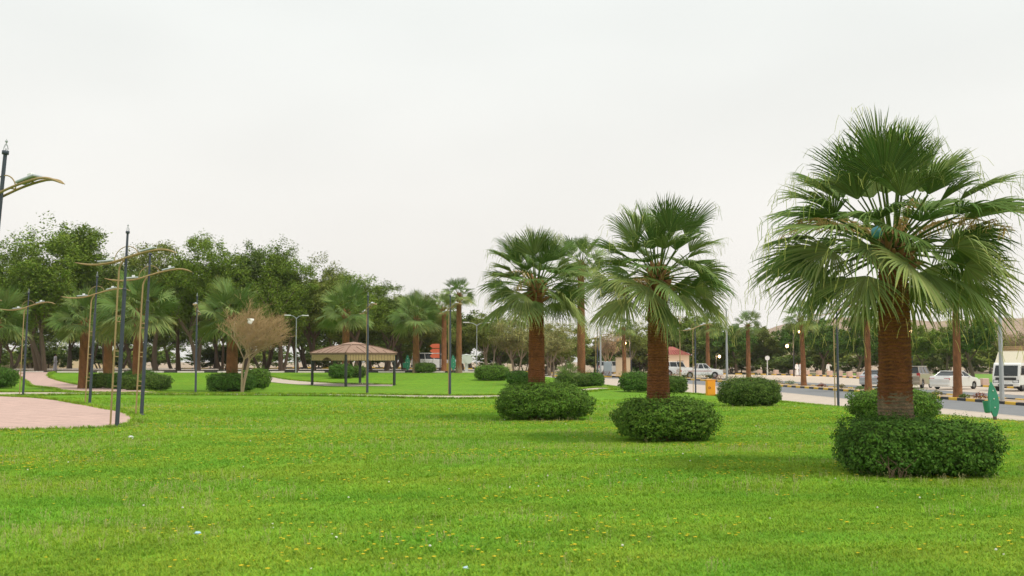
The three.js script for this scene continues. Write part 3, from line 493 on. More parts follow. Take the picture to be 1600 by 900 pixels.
// ---------------------------------------------------------------- curved twin-pole park lamps
const LM = { pole: mat(0.045, 0.058, 0.078, 0.5), gold: mat(0.36, 0.255, 0.11, 0.55), lum: mat(0.42, 0.46, 0.47, 0.45), white: mat(0.75, 0.75, 0.72, 0.5), steel: mat(0.36, 0.39, 0.4, 0.5), pale: mat(0.62, 0.64, 0.6, 0.55), black: mat(0.025, 0.026, 0.028, 0.5) };
const armCurve = (off) => new THREE.CatmullRomCurve3([V(-1.32, 4.24, off * 0.2), V(-1.05, 4.2, off), V(-0.75, 4.2, off), V(-0.35, 4.27, off), V(0, 4.4, off), V(0.4, 4.54, off), V(0.9, 4.65, off), V(1.12, 4.63, off), V(1.3, 4.57, off * 0.2)]);
const LG = (() => {
  const pole = new GB().tube([V(0, -0.05, 0), V(0, 0.02, 0), V(0, 1.3, 0), V(0, 3.55, 0), V(0, 3.6, 0), V(0, 5.06, 0)], [0.058, 0.058, 0.054, 0.05, 0.036, 0.03], 10).build();
  const collar = new GB(); for (const y of [0.02, 3.56, 5.04]) collar.tube([V(0, y, 0), V(0, y + 0.06, 0)], y < 1 ? 0.1 : 0.054, 10);
  const gp = new THREE.CatmullRomCurve3([V(-0.17, -0.05, 0), V(-0.17, 2, 0), V(-0.17, 3.85, 0), V(-0.155, 4.15, 0), V(-0.05, 4.36, 0)]);
  const goldPole = new GB().tube(gp.getPoints(20), 0.025, 8).build();
  const rung = new GB(); rung.tube([V(-0.17, 0, 0), V(0, 0, 0)], 0.014, 6); rung.tube([V(-0.17, 0.14, 0), V(0, 0.14, 0)], 0.014, 6);
  const rails = [-0.075, 0.075].map((o) => new GB().tube(armCurve(o).getPoints(30), range(0, 1, 30).map((t) => 0.021 * Math.min(1, 0.35 + 6 * Math.min(t, 1 - t))), 7).build());
  const ties = new GB(); for (const t of [0.06, 0.2, 0.33, 0.42, 0.58, 0.68, 0.8, 0.93]) ties.tube([armCurve(-0.075).getPoint(t), armCurve(0.075).getPoint(t)], 0.013, 5);
  const loop = new GB(); loop.tube(range(0, 1, 18).map((t) => V(Math.cos(Math.PI * (1 - t)) * 0.3, 4.4 + 0.16 * (t - 0.5) + Math.sin(Math.PI * t) * 0.3, 0)), 0.011, 5);
  const lamp = new RoundedBoxGeometry(0.4, 0.045, 0.2, 2, 0.02), unit = new RoundedBoxGeometry(0.09, 0.06, 0.09, 2, 0.012);
  const fin = new GB(); for (let k = 0; k < 4; k++) fin.tube(range(0, 1, 8).map((t) => { const a = k * 1.57 + t * 2.5, r = 0.035 * Math.sin(Math.PI * t) + 0.004; return V(Math.cos(a) * r, 5.08 + 0.13 * t, Math.sin(a) * r); }), 0.005, 4);
  fin.add(new THREE.SphereGeometry(0.022, 8, 6), XF(0, 5.25, 0)); fin.tube([V(0, 5.2, 0), V(0, 5.29, 0)], [0.008, 0.004], 5);
  return { pole, collar: collar.build(), goldPole, rung: rung.build(), rails, ties: ties.build(), loop: loop.build(), lamp, unit, fin: fin.build() };
})();
let lampProto = null;
function parkLamp(label, x, d, turn = 0, lean = 0) {
  let t;
  if (!lampProto) {
    t = lampProto = thing('park_lamp', label, 'lamp post', x, -d);
    put('pole', LG.pole, LM.pole, t); put('collar', LG.collar, LM.pole, t); put('side_pole', LG.goldPole, LM.gold, t);
    for (const y of [0.95, 1.85, 2.75]) put('rung', LG.rung, LM.gold, t).position.y = y;
    for (const r of LG.rails) put('arm_rail', r, LM.gold, t);
    put('arm_ties', LG.ties, LM.gold, t); put('arm_loop', LG.loop, LM.gold, t); put('finial', LG.fin, LM.steel, t);
    for (const [px, py, rz] of [[-0.52, 4.3, 0.12], [0.56, 4.64, 0.3]]) { const m = put('luminaire', LG.lamp, LM.lum, t); m.position.set(px, py, 0); m.rotation.z = rz; const u = put('sensor', LG.unit, LM.white, m); u.position.set(0.06, 0.05, 0); }
  } else { t = lampProto.clone(); t.name = numbered('park_lamp'); scene.add(t); t.position.set(x, ground(x, -d), -d); }
  tag(t, label, 'lamp post', 'curved park lamps with gold side poles'); t.rotation.set(0, turn, 0); t.rotateZ(0); t.rotation.order = 'ZYX'; t.rotation.z = -lean; return t;
}
parkLamp('tallest fully visible lamp post with curved golden arms, at the plaza rim', -10.13, 29.7, 0, 0.034);
parkLamp('lamp post just right of the tallest one, at the tip of the plaza', -11.52, 36, 0.25, 0.034);
parkLamp('lamp post left of the tallest one, on the far plaza rim', -16.68, 45.7, 0.2, 0.036);
parkLamp('lamp post with wide golden arms standing at the grass tip between plaza and path', -24.1, 57, 0.1, 0.03);
parkLamp('lamp post close behind another on the small left lawn patch', -27.6, 68, 2.6, 0.01);
parkLamp('nearest lamp, only its golden arm reaches in at the left edge', -8.4, 18.1, -0.42, 0.072);
parkLamp('lamp whose golden arm tip just enters at the left edge, below the nearest one', -25.4, 54, 0.15, 0.02);
parkLamp('lamp post on the footpath edge between the pink path and the dry tree', -16.5, 60.3, -1.42, 0);
parkLamp('lamp post standing in front of the gazebo', -7.43, 59.4, -1.12, 0);
parkLamp('lamp post on the footpath right of the gazebo', -3.14, 58.6, -1.05, 0);
parkLamp('lamp post beside the orange cabinet, behind the second palm', 12.15, 76.5, 0.3, 0);
parkLamp('lamp post at the sidewalk left of the largest palm trunk', 14.75, 52.3, 0.3, 0);
parkLamp('lamp post beside the very tall palm at the road bend', 7.7, 104, 0.3, 0);

// tall street lights
function streetLight(label, x, d, h, arm, material, turn = 0, r = 0.085) {
  const t = thing('street_light', label, 'street light', x, -d, turn, 'street lights');
  put('pole', new GB().tube([V(0, -0.1, 0), V(0, 0.3, 0), V(0, h, 0)], [r, r, r * 0.55], 8).build(), material, t);
  for (const s of [-1, 1]) {
    const a = put('arm', new GB().tube([V(0, h - 0.1, 0), V(s * arm * 0.4, h + 0.12, 0), V(s * arm, h + 0.2, 0)], [r * 0.5, r * 0.4, r * 0.35], 6).build(), material, t);
    const l = put('luminaire', new RoundedBoxGeometry(0.62, 0.09, 0.24, 2, 0.04), LM.pale, a); l.position.set(s * (arm + 0.25), h + 0.2, 0);
  }
  return t;
}
streetLight('white double arm street light right of the dry tree', at(463, 103), 103, 4.9, 0.55, LM.steel, 0.4, 0.055);
streetLight('slim double arm street light left of the third palm', at(745, 113), 113, 4.6, 0.85, LM.steel, 0.3, 0.055);
streetLight('thick grey street light pole on the median near the truck', 26.9, 63.5, 8, 1.2, LM.steel, 1.3, 0.13);
streetLight('grey street light pole beside the small crowned road palm', at(1135, 124), 124, 7.6, 1.2, LM.steel, 1.3, 0.13);
streetLight('grey street light pole right of the very tall palm trunk', at(938, 146), 146, 7.6, 1.2, LM.steel, 1.0, 0.14);
streetLight('slim cream street light pole in front of the red roofed kiosk', at(1062, 131), 131, 7, 1.0, LM.gold, 1.1, 0.08);
// lit lamps: a glowing globe with a light of the same size
function litLamp(label, x, d, h, globes) {
  const t = thing('lit_street_lamp', label, 'street lamp', x, -d, 0, 'lit street lamps beyond the road');
  put('pole', new GB().tube([V(0, -0.1, 0), V(0, 0.5, 0), V(0, h, 0)], [0.11, 0.1, 0.06], 8).build(), LM.black, t);
  for (const [gx, gy] of globes) {
    put('arm', new GB().tube([V(0, gy + 0.3, 0), V(gx * 0.6, gy + 0.45, 0), V(gx, gy + 0.2, 0)], 0.03, 5).build(), LM.black, t);
    const g = put('globe', new THREE.SphereGeometry(0.2, 14, 10), new THREE.MeshStandardMaterial({ color: 0xffe2b0, emissive: new THREE.Color().setRGB(1, 0.62, 0.28), emissiveIntensity: 3.2, roughness: 0.5 }), t); g.position.set(gx, gy, 0);
    const l = new THREE.PointLight(new THREE.Color().setRGB(1, 0.66, 0.34), 14, 0, 2); l.position.set(gx, gy, 0.26); l.castShadow = true; l.shadow.radius = 8; l.name = 'lamp_light'; t.add(l);
  }
}
litLamp('black lamp post with two glowing orange globes beside the leaning road palm', 36.6, 150, 6.6, [[-0.85, 3.9], [0.8, 5.8]]);
litLamp('lamp with one glowing globe above the cream wall', at(984, 158), 158, 5.4, [[-0.7, 4.4]]);
litLamp('lamp with glowing globe above the beige family car', at(1424, 160), 160, 6.8, [[-0.4, 6.2]]);
litLamp('thin lamp with small glowing globe above the white pickup truck', at(1118, 165), 165, 2.9, [[0.5, 2.6]]);

// ---------------------------------------------------------------- gazebo
{
  const t = thing('gazebo', 'open square gazebo with low brown hipped roof and striped valance', 'gazebo', -11.16, -81.2, Math.PI / 4 - 0.035), S = 2.05, roofM = new THREE.MeshStandardMaterial({ map: rep(stoneMap, 1), color: new THREE.Color().setRGB(0.6, 0.46, 0.4), roughness: 0.85 }), brown = mat(0.2, 0.12, 0.075, 0.7), cream = mat(0.55, 0.4, 0.2, 0.7), dark = mat(0.03, 0.034, 0.033, 0.6);
  for (const [x, z] of [[-S, -S], [S, -S], [S, S], [-S, S]]) {
    const p = put('post', new RoundedBoxGeometry(0.15, 2.3, 0.15, 2, 0.02).translate(x, 1.12, z), dark, t);
    const b = new GB(); for (const [ux, uz] of [[-Math.sign(x), 0], [0, -Math.sign(z)]]) { b.tube([V(x, 1.15, z), V(x + ux * 0.14, 1.45, z + uz * 0.14), V(x + ux * 0.32, 1.86, z + uz * 0.32)], 0.028, 5); b.tube([V(x, 1.5, z), V(x + ux * 0.18, 1.84, z + uz * 0.18)], 0.022, 5); } put('bracket', b.build(), dark, p);
  }
  const E = S + 0.16, prof = [[E, 2.27], [E * 0.8, 2.47], [E * 0.55, 2.68], [E * 0.28, 2.83]];
  for (let k = 0; k < 4; k++) {
    const b = new GB(); const rows = prof.map(([r, y]) => range(-1, 1, 8).map((u) => b.v(u * r, y, r, null, u * r * 0.6, y * 1.2)));
    for (let j = 0; j < 3; j++) for (let c = 0; c < 8; c++) b.q(rows[j][c], rows[j][c + 1], rows[j + 1][c + 1], rows[j + 1][c]);
    const pn = put('roof_panel', b.build(), roofM, t); pn.rotation.y = k * Math.PI / 2;
    for (let c = -3; c <= 3; c++) { const g = new GB(); const pts = prof.filter(([r]) => r >= Math.abs(c) * 0.62 + 0.05).map(([r, y]) => V(c * 0.62, y + 0.012, r)); if (pts.length > 1) put('seam_rib', g.tube(pts, 0.02, 4).build(), brown, pn); }
    put('hip_rib', new GB().tube(prof.map(([r, y]) => V(r, y + 0.015, r)), 0.035, 5).build(), brown, pn);
    put('fascia', new THREE.BoxGeometry(2 * S + 0.2, 0.12, 0.07).translate(0, 2.2, S + 0.1), brown, pn);
    const sl = new GB(), gap = (u) => k === 3 && Math.abs(u + 0.1) < 0.5;
    for (let j = 0; j < 31; j++) { const u = lerp(-S + 0.1, S - 0.1, j / 30), short = gap(u) ? 0.16 + 0.16 * Math.abs(u + 0.1) / 0.5 : 0.4; sl.box(0.06, short, 0.025, u, 2.14 - short / 2, S + 0.1); }
    const v = put('valance_slats', sl.build(), cream, pn); v.userData = { kind: 'stuff' };
    put('valance_board', new THREE.BoxGeometry(2 * S - 0.05, gap(-0.1) ? 0.2 : 0.34, 0.02).translate(0, gap(-0.1) ? 2.04 : 1.97, S + 0.07), brown, pn);
  }
  const cap = new GB(), ca = range(0, 3, 3).map((k) => [Math.cos(k * Math.PI / 2 + Math.PI / 4), Math.sin(k * Math.PI / 2 + Math.PI / 4)]);
  const r0 = ca.map(([x, z]) => cap.v(x * 0.98, 2.86, z * 0.98)), r1 = ca.map(([x, z]) => cap.v(x * 0.55, 2.97, z * 0.55)), tp = cap.v(0, 3.06, 0); for (let k = 0; k < 4; k++) { cap.q(r0[k], r1[k], r1[(k + 1) % 4], r0[(k + 1) % 4]); cap.t(r1[k], tp, r1[(k + 1) % 4]); }
  put('roof_cap', cap.build(true), roofM, t);
  put('cap_collar', new THREE.BoxGeometry(1.15, 0.09, 1.15).translate(0, 2.82, 0), brown, t);
  structure('gazebo_floor', ribbon([[-14.4, 81.4], [-11.2, 78.4], [-8.4, 80.6]], [[-13.6, 82.4], [-11.2, 84.1], [-8.2, 81.6]], 24, 6, 0.032, 0.3), M.stone, 'pale paved floor under the gazebo');
}

// ---------------------------------------------------------------- signs, bins, cabinets, small structures
{ // orange arrow boards
  const t = thing('arrow_sign', 'stack of three orange arrow boards on a post by the back road', 'sign', at(688, 106), -106); put('post', new GB().tube([V(0, -0.1, 0), V(0, 2.6, 0)], 0.05, 8).build(), LM.black, t);
  const sh = new THREE.Shape(); sh.moveTo(-0.06, -0.19); sh.lineTo(-0.72, -0.19); sh.lineTo(-0.95, 0); sh.lineTo(-0.72, 0.19); sh.lineTo(-0.06, 0.19); const g = new THREE.ExtrudeGeometry(sh, { depth: 0.03, bevelEnabled: false });
  for (const y of [1.5, 1.96, 2.42]) put('arrow_board', g, mat(0.72, 0.15, 0.07, 0.55), t).position.set(0, y, 0.06);
}
{ const t = thing('round_sign', 'white twin disc sign with winged top near the tall slim palm', 'sign', at(729, 104), -104); put('post', new RoundedBoxGeometry(0.3, 1.5, 0.12, 2, 0.03).translate(0, 0.7, 0), LM.pale, t);
  for (const s of [-1, 1]) put('disc', new THREE.CylinderGeometry(0.36, 0.36, 0.05, 24).rotateX(Math.PI / 2).translate(s * 0.2, 1.15, s * 0.02 + 0.11), LM.white, t);
  put('top_plate', new GB().tube([V(-0.82, 1.62, 0), V(-0.4, 1.52, 0), V(0, 1.56, 0), V(0.4, 1.52, 0), V(0.82, 1.62, 0)], [0.03, 0.06, 0.11, 0.06, 0.03], 8).build(), LM.pale, t); }
const greenM = mat(0.035, 0.26, 0.15, 0.45);
function litterBin(label, x, d, turn, s = 1, tilt = 0) {
  const t = thing('litter_bin', label, 'litter bin', x, -d, turn, 'green litter bins');
  const sh = new THREE.Shape(); sh.moveTo(0, 0); sh.quadraticCurveTo(0.52, 0.7, 0.0, 1.62); sh.quadraticCurveTo(-0.42, 0.8, 0, 0);
  put('back_panel', new THREE.ExtrudeGeometry(sh, { depth: 0.05, bevelEnabled: true, bevelSize: 0.012, bevelThickness: 0.012, bevelSegments: 1 }).translate(0, 0.14, 0), greenM, t);
  const b = new GB(), rim = []; const N = 18, r = [[0.1, 0.44], [0.14, 0.5], [0.17, 0.94], [0.185, 0.96], [0.16, 0.96], [0.13, 0.56]];
  for (const [q, y] of r) rim.push(range(0, N, N).map((k) => b.v(-0.3 + Math.cos(k / N * 6.2832) * q, y, Math.sin(k / N * 6.2832) * q + 0.02)));
  for (let j = 0; j < r.length - 1; j++) for (let k = 0; k < N; k++) b.q(rim[j][k], rim[j + 1][k], rim[j + 1][k + 1], rim[j][k + 1]);
  for (const row of [rim[0], rim[5]]) { const c = b.v(-0.3, row === rim[0] ? 0.44 : 0.56, 0.02); for (let k = 0; k < N; k++) b.t(c, row[k], row[k + 1]); }
  put('basket', b.build(), greenM, t); put('foot', new RoundedBoxGeometry(0.14, 0.3, 0.1, 2, 0.02).translate(0, 0.11, 0.02), mat(0.12, 0.09, 0.07, 0.9), t);
  for (const y of [0.62, 1.0, 1.36]) put('bolt', new THREE.SphereGeometry(0.03, 8, 6).translate(0.03, y + 0.02, 0.07), LM.white, t);
  t.scale.setScalar(s); t.rotation.order = 'ZYX'; t.rotation.z = tilt; return t;
}
litterBin('green leaf shaped litter bin leaning beside the sidewalk', 16.1, 38.6, 0.15, 0.76, 0.09);
litterBin('green litter bin under the double arm street light right of the dry tree', at(637, 103.6) - 9.7 + 9.7, 103.6, 0, 0.9);
litterBin('green litter bin beside the stony collar of the tall slim palm', at(708, 103.4), 103.4, 0.2, 0.9);
{ const t = thing('yellow_drum', 'small yellow drum beside the green litter bin', 'drum', at(702, 103.7), -103.7); put('body', new THREE.LatheGeometry([[0, 0], [0.22, 0], [0.23, 0.05], [0.22, 0.35], [0.24, 0.4], [0.22, 0.45], [0.23, 0.8], [0.21, 0.82], [0, 0.82]].map(([x, y]) => new THREE.Vector2(x, y)), 16), mat(0.62, 0.4, 0.06, 0.6), t); }
{ // orange cabinet
  const t = thing('utility_cabinet', 'bright orange cabinet with a round emblem standing on the sidewalk', 'cabinet', 12.05, -70.2, 0.05), o = mat(0.95, 0.36, 0.012, 0.5);
  put('body', new RoundedBoxGeometry(0.52, 0.92, 0.45, 3, 0.03).translate(0, 0.46, 0), o, t); put('door', new RoundedBoxGeometry(0.44, 0.78, 0.02, 2, 0.008).translate(0, 0.46, 0.23), o, t);
  put('emblem', new THREE.TorusGeometry(0.06, 0.016, 8, 20).translate(-0.1, 0.48, 0.243), mat(0.35, 0.09, 0.02, 0.6), t); put('emblem_mark', new THREE.BoxGeometry(0.05, 0.014, 0.012).translate(-0.1, 0.48, 0.246), mat(0.35, 0.09, 0.02, 0.6), t);
  put('roof', new RoundedBoxGeometry(0.56, 0.05, 0.49, 2, 0.015).translate(0, 0.94, 0), o, t); }
{ const t = thing('utility_cabinet', 'grey metal cabinet beside the cream wall', 'cabinet', at(949, 148), -148); put('body', new RoundedBoxGeometry(1.0, 1.9, 0.7, 2, 0.03).translate(0, 0.95, 0), mat(0.36, 0.42, 0.45, 0.6), t); put('door', new THREE.BoxGeometry(0.42, 1.6, 0.02).translate(-0.23, 0.95, 0.36), mat(0.34, 0.4, 0.43, 0.6), t); put('door', new THREE.BoxGeometry(0.42, 1.6, 0.02).translate(0.23, 0.95, 0.36), mat(0.34, 0.4, 0.43, 0.6), t); }
{ const t = thing('screen_wall', 'tall cream wall block with dark edge panel by the road bend', 'wall', at(973, 153), -153); put('wall', new THREE.BoxGeometry(1.9, 2.35, 0.5).translate(0, 1.15, 0), mat(0.72, 0.55, 0.36, 0.9), t); put('edge_panel', new THREE.BoxGeometry(0.18, 1.9, 0.46).translate(1.1, 1.15, 0), LM.black, t); put('coping', new THREE.BoxGeometry(1.98, 0.08, 0.58).translate(0, 2.37, 0), mat(0.7, 0.55, 0.4, 0.9), t); }
{ // kiosk
  const t = thing('kiosk', 'small cream kiosk with red hipped roof behind the pickup trucks', 'kiosk', at(1044, 165), -165, 0.1), wm = mat(0.74, 0.55, 0.4, 0.9), rm = mat(0.32, 0.09, 0.07, 0.8);
  put('wall', new THREE.BoxGeometry(5.0, 2.9, 4).translate(0, 1.4, 0), wm, t);
  const b = new GB(), E = 2.75, F = 2.25, c = [[-E, -F], [E, -F], [E, F], [-E, F]].map(([x, z]) => b.v(x, 2.85, z)), r1 = b.v(-0.7, 4.0, 0), r2 = b.v(0.7, 4.0, 0); b.q(c[3], c[2], r2, r1); b.q(c[1], c[0], r1, r2); b.t(c[2], c[1], r2); b.t(c[0], c[3], r1); b.q(c[0], c[1], c[2], c[3]);
  const rf = put('roof', b.build(true), rm, t); for (let k = -6; k <= 6; k++) put('tile_rib', new GB().tube([V(k * 0.4, 2.89, 2.27), V(k * 0.25, 3.5, 1.0)], 0.05, 5).build(), rm, rf);
  put('window', new THREE.BoxGeometry(1.2, 0.9, 0.05).translate(-1.2, 1.6, 2.02), mat(0.05, 0.06, 0.07, 0.15), t); put('door', new THREE.BoxGeometry(0.9, 2.0, 0.05).translate(1.2, 1.0, 2.02), mat(0.25, 0.15, 0.09, 0.6), t); }
{ const t = thing('boundary_wall', 'long low cream wall glimpsed far behind the grove', 'wall', -72, -178, 0.02); put('wall', new THREE.BoxGeometry(26, 2.3, 0.3).translate(0, 1.0, 0), mat(0.66, 0.54, 0.34, 0.9), t); put('coping', new THREE.BoxGeometry(26, 0.12, 0.42).translate(0, 2.2, 0), mat(0.6, 0.5, 0.36, 0.9), t); for (let k = -2; k <= 2; k++) put('pier', new THREE.BoxGeometry(0.5, 2.5, 0.5).translate(k * 6, 1.1, 0), mat(0.62, 0.5, 0.33, 0.9), t); }
{ const t = thing('disc_sign', 'small white round sign on a pale post beyond the road', 'sign', at(1198, 150), -150); put('post', new GB().tube([V(0, -0.1, 0), V(0, 2.3, 0)], 0.06, 8).build(), LM.pale, t); put('disc', new THREE.CylinderGeometry(0.3, 0.3, 0.04, 20).rotateX(Math.PI / 2).translate(0, 2.35, 0.08), LM.white, t); }
{ const t = thing('stone_block', 'upright beige stone block left of the third palm trunk', 'stone block', at(796, 99), -99); const g = new RoundedBoxGeometry(0.46, 0.85, 0.4, 3, 0.06); const p = g.attributes.position; for (let k = 0; k < p.count; k++) p.setX(k, p.getX(k) * (1 - 0.25 * (p.getY(k) + 0.4))); put('stone', g.translate(0, 0.38, 0), mat(0.62, 0.48, 0.33, 0.9), t); }
// stone bollards along the far kerb
{ const g = new RoundedBoxGeometry(0.62, 0.66, 0.62, 2, 0.06).translate(0, 0.33, 0), m = [mat(0.62, 0.45, 0.36, 0.9), mat(0.56, 0.42, 0.34, 0.9)]; let proto = null; const pts = resample(FAR_KERB.slice(2, 7), 400); let acc = 0;
  for (let k = 1, n = 0; k < pts.length; k++) { acc += pts[k].distanceTo(pts[k - 1]); if (acc < 3.4) continue; acc = 0; const x = pts[k].x + 0.75, z = pts[k].z - 0.2; if (-z > 168) break;
    const t = thing('stone_bollard', 'pinkish stone block in the row along the far striped kerb', 'bollard', x, z, 0.1, 'stone blocks along the far kerb', ground(x, z) + 0.06); put('block', g, m[n++ % 2], t); void proto; } }
// striped kerbs
{
  const ky = mat(0.72, 0.44, 0.035, 0.75), kb = mat(0.028, 0.028, 0.03, 0.75), kw = mat(0.66, 0.62, 0.54, 0.8), ks = mat(0.45, 0.38, 0.31, 0.9), blockG = new RoundedBoxGeometry(1.19, 0.3, 0.2, 1, 0.025);
  const kerb = (name, label, line, m2, lo, hi, off) => {
    const t = new THREE.Group(); t.name = numbered(name); scene.add(t); t.userData = { kind: 'structure', label }; const cv = new THREE.CatmullRomCurve3(line.map(([x, d]) => V(x, 0, -d)), false, 'centripetal'), L = cv.getLength(); cv.arcLengthDivisions = 600; cv.updateArcLengths(); let n = 0;
    for (let s = 0.6; s < L; s += 1.2, n++) { const p = cv.getPointAt(s / L), tg = cv.getTangentAt(s / L); if (-p.z < lo || -p.z > hi || p.x < -46) continue; const m = put('kerb_block', blockG, m2[n % m2.length], t); m.position.set(p.x, ground(p.x, p.z) + off, p.z); m.rotation.y = Math.atan2(-tg.z, tg.x); }
  };
  kerb('kerb', 'black and yellow striped kerb on the near side of the median', MED, [ky, kb], 36, 160, -0.02);
  kerb('kerb', 'black and yellow striped kerb on the far side of the median', MED_FAR.filter((_, k) => k % 6 === 0), [ky, kb], 44, 160, -0.02);
  kerb('kerb', 'black and yellow striped kerb along the parking strip', FAR_KERB, [ky, kb], 60, 182, 0);
  kerb('kerb', 'plain stone kerb between the sidewalk and the near carriageway', NEAR_LANE.filter((_, k) => k % 6 === 0), [ks, ks, ks], 34, 135, -0.085);
  kerb('kerb', 'pale and black kerb along the back of the lawn', [[-48, 103.6], [-20, 103.6], [-5, 103.6], [6, 103.6]], [kw, kw, kb], 90, 120, -0.02);
}
// small flowering plants on the median
{ const R = makeRandom(41), pm = [leafMat(0.09, 0.17, 0.03, 0.15), leafMat(0.19, 0.17, 0.04, 0.15), leafMat(0.22, 0.075, 0.04, 0.1)]; let n = 0;
  const spots = [[26.6, 57, 0.45], [26.9, 59.5, 0.5], [26.7, 66, 0.42], [26.4, 67.5, 0.3], [26.8, 73, 0.35], [26.9, 78, 0.3], [26.5, 88, 0.35], [26.2, 92, 0.4], [26, 97, 0.35], [26, 108, 0.5], [25.7, 112, 0.55], [25, 116, 0.6], [24.6, 120, 0.7], [23.6, 124, 0.8], [22.8, 127, 0.8], [22, 131, 0.9], [20.4, 135, 0.9], [19, 138, 0.9], [16.4, 141, 0.8], [14, 144, 0.8], [12, 146, 0.8]];
  for (const [x, d, s] of spots) { const b = new GB(), st = new GB(); for (let k = 0; k < 150; k++) { const a = R() * 6.28, r = Math.sqrt(R()) * s, y = s * (0.25 + 0.9 * R()) * (1 - 0.5 * r / s); leaf(b, V(Math.cos(a) * r, y, Math.sin(a) * r), V(R() - 0.5, 0.8, R() - 0.5).normalize(), 0.13, R); } for (let k = 0; k < 5; k++) { const a = R() * 6.28; st.tube([V(0, -0.05, 0), V(Math.cos(a) * s * 0.5, s * 0.6, Math.sin(a) * s * 0.5)], 0.015, 4); }
    const t = thing('median_plant', d < 70 ? 'small leafy plant in the median bed near the grey light pole' : d < 100 ? 'small low plant in the median bed between the slim palms' : 'reddish green shrub in the median bed near the pickup trucks', 'plant', x, -d, 0, d < 70 ? 'median plants near the truck' : d < 100 ? 'median plants between palms' : 'median shrubs at the bend'); t.position.y += 0.07; put('foliage', b.build(true), pm[n++ % 3], t); put('stem', st.build(), BM.twig, t); } }
// rocky hill beyond the town
{ const b = new GB(), NX = 90, NZ = 26; for (let j = 0; j <= NZ; j++) for (let i = 0; i <= NX; i++) { const u = i / NX, v = j / NZ, x = lerp(150, 900, u), z = -lerp(640, 980, v); const prof = smooth(u, 0, 0.12) * (0.75 + 0.35 * fbm(u * 5, 2.2, 0.3, 3)), rise = smooth(v, 0, 0.5) * (v < 0.22 ? 0.8 : 1) ; b.v(x, 40 * prof * rise + 7 * fbm(x / 28, z / 28, 1, 4) * rise + 0.3, z, null, x / 40, z / 40); }
  for (let j = 0; j < NZ; j++) for (let i = 0; i < NX; i++) { const o = j * (NX + 1) + i; b.q(o, o + 1, o + NX + 2, o + NX + 1); } const h = structure('hill', b.build(true), new THREE.MeshStandardMaterial({ map: rep(soilMap, 1), color: new THREE.Color().setRGB(0.85, 0.8, 0.8), roughness: 0.95 }), 'bare rocky hill behind the trees'); void h; }

// ---------------------------------------------------------------- vehicles
const CM = { white: new THREE.MeshPhysicalMaterial({ color: new THREE.Color().setRGB(0.74, 0.74, 0.72), roughness: 0.35, clearcoat: 0.7, clearcoatRoughness: 0.1 }), beige: new THREE.MeshPhysicalMaterial({ color: new THREE.Color().setRGB(0.36, 0.31, 0.24), roughness: 0.35, metalness: 0.35, clearcoat: 0.7, clearcoatRoughness: 0.1 }), silver: new THREE.MeshPhysicalMaterial({ color: new THREE.Color().setRGB(0.5, 0.51, 0.52), roughness: 0.35, metalness: 0.4, clearcoat: 0.7 }), glass: new THREE.MeshPhysicalMaterial({ color: new THREE.Color().setRGB(0.025, 0.03, 0.033), roughness: 0.08, specularIntensity: 0.8 }), tyre: mat(0.018, 0.018, 0.018, 0.9), rim: mat(0.45, 0.46, 0.47, 0.35, { metalness: 0.6 }), red: mat(0.42, 0.015, 0.018, 0.25), lampGlass: mat(0.7, 0.71, 0.72, 0.15), trim: mat(0.03, 0.03, 0.032, 0.6), yellow: mat(0.7, 0.45, 0.03, 0.5), box: mat(0.68, 0.62, 0.47, 0.6) };
function wheel(t, x, y, z, r, w = 0.2) {
  const ty = put('wheel', new THREE.LatheGeometry([[r * 0.58, -w / 2], [r * 0.9, -w / 2], [r, -w * 0.32], [r, w * 0.32], [r * 0.9, w / 2], [r * 0.58, w / 2], [r * 0.58, -w / 2]].map(([a, b]) => new THREE.Vector2(a, b)), 24).rotateX(Math.PI / 2), CM.tyre, t); ty.position.set(x, y, z);
  const rm = new GB(); rm.add(new THREE.CylinderGeometry(r * 0.58, r * 0.58, w * 0.5, 20).rotateX(Math.PI / 2)); for (let k = 0; k < 5; k++) rm.add(new THREE.BoxGeometry(r * 0.5, r * 0.12, w * 0.9), new THREE.Matrix4().makeRotationZ(k * 1.2566).multiply(XF(r * 0.28, 0, 0)));
  put('rim', rm.build(), CM.rim, ty);
}
function bodyShell(top, wheels, W, r, bottom) { // side outline with wheel arches, extruded across
  const s = new THREE.Shape(), x0 = top[0][0], x1 = top[top.length - 1][0]; s.moveTo(x0, bottom);
  top.forEach(([x, y]) => s.lineTo(x, y)); s.lineTo(x1, bottom);
  for (const wx of [...wheels].sort((a, b) => b - a)) { const a = r * 1.16, dy = r - bottom, dx = Math.sqrt(Math.max(0.001, a * a - dy * dy)); s.lineTo(wx + dx, bottom); s.absarc(wx, r, a, -Math.atan2(dy, dx), Math.PI + Math.atan2(dy, dx), false); }
  s.closePath();
  const g = new THREE.ExtrudeGeometry(s, { depth: W - 0.16, bevelEnabled: true, bevelSize: 0.05, bevelThickness: 0.08, bevelSegments: 3, curveSegments: 10 }).translate(0, 0, -W / 2 + 0.08); return g;
}
function cabin(base, roof, W, inset) { // greenhouse: prism between base line [xa, xb, y] and roof line [xa, xb, y]
  const b = new GB(), w = W / 2, v = w - inset, P = [[base[0], base[2], w], [base[1], base[2], w], [roof[1], roof[2], v], [roof[0], roof[2], v]];
  const f = P.map(([x, y, z]) => b.v(x, y, z)), k = P.map(([x, y, z]) => b.v(x, y, -z)); b.q(f[0], f[1], f[2], f[3]); b.q(k[1], k[0], k[3], k[2]); b.q(f[1], k[1], k[2], f[2]); b.q(k[0], f[0], f[3], k[3]); b.q(f[3], f[2], k[2], k[3]); return b.build(true);
}
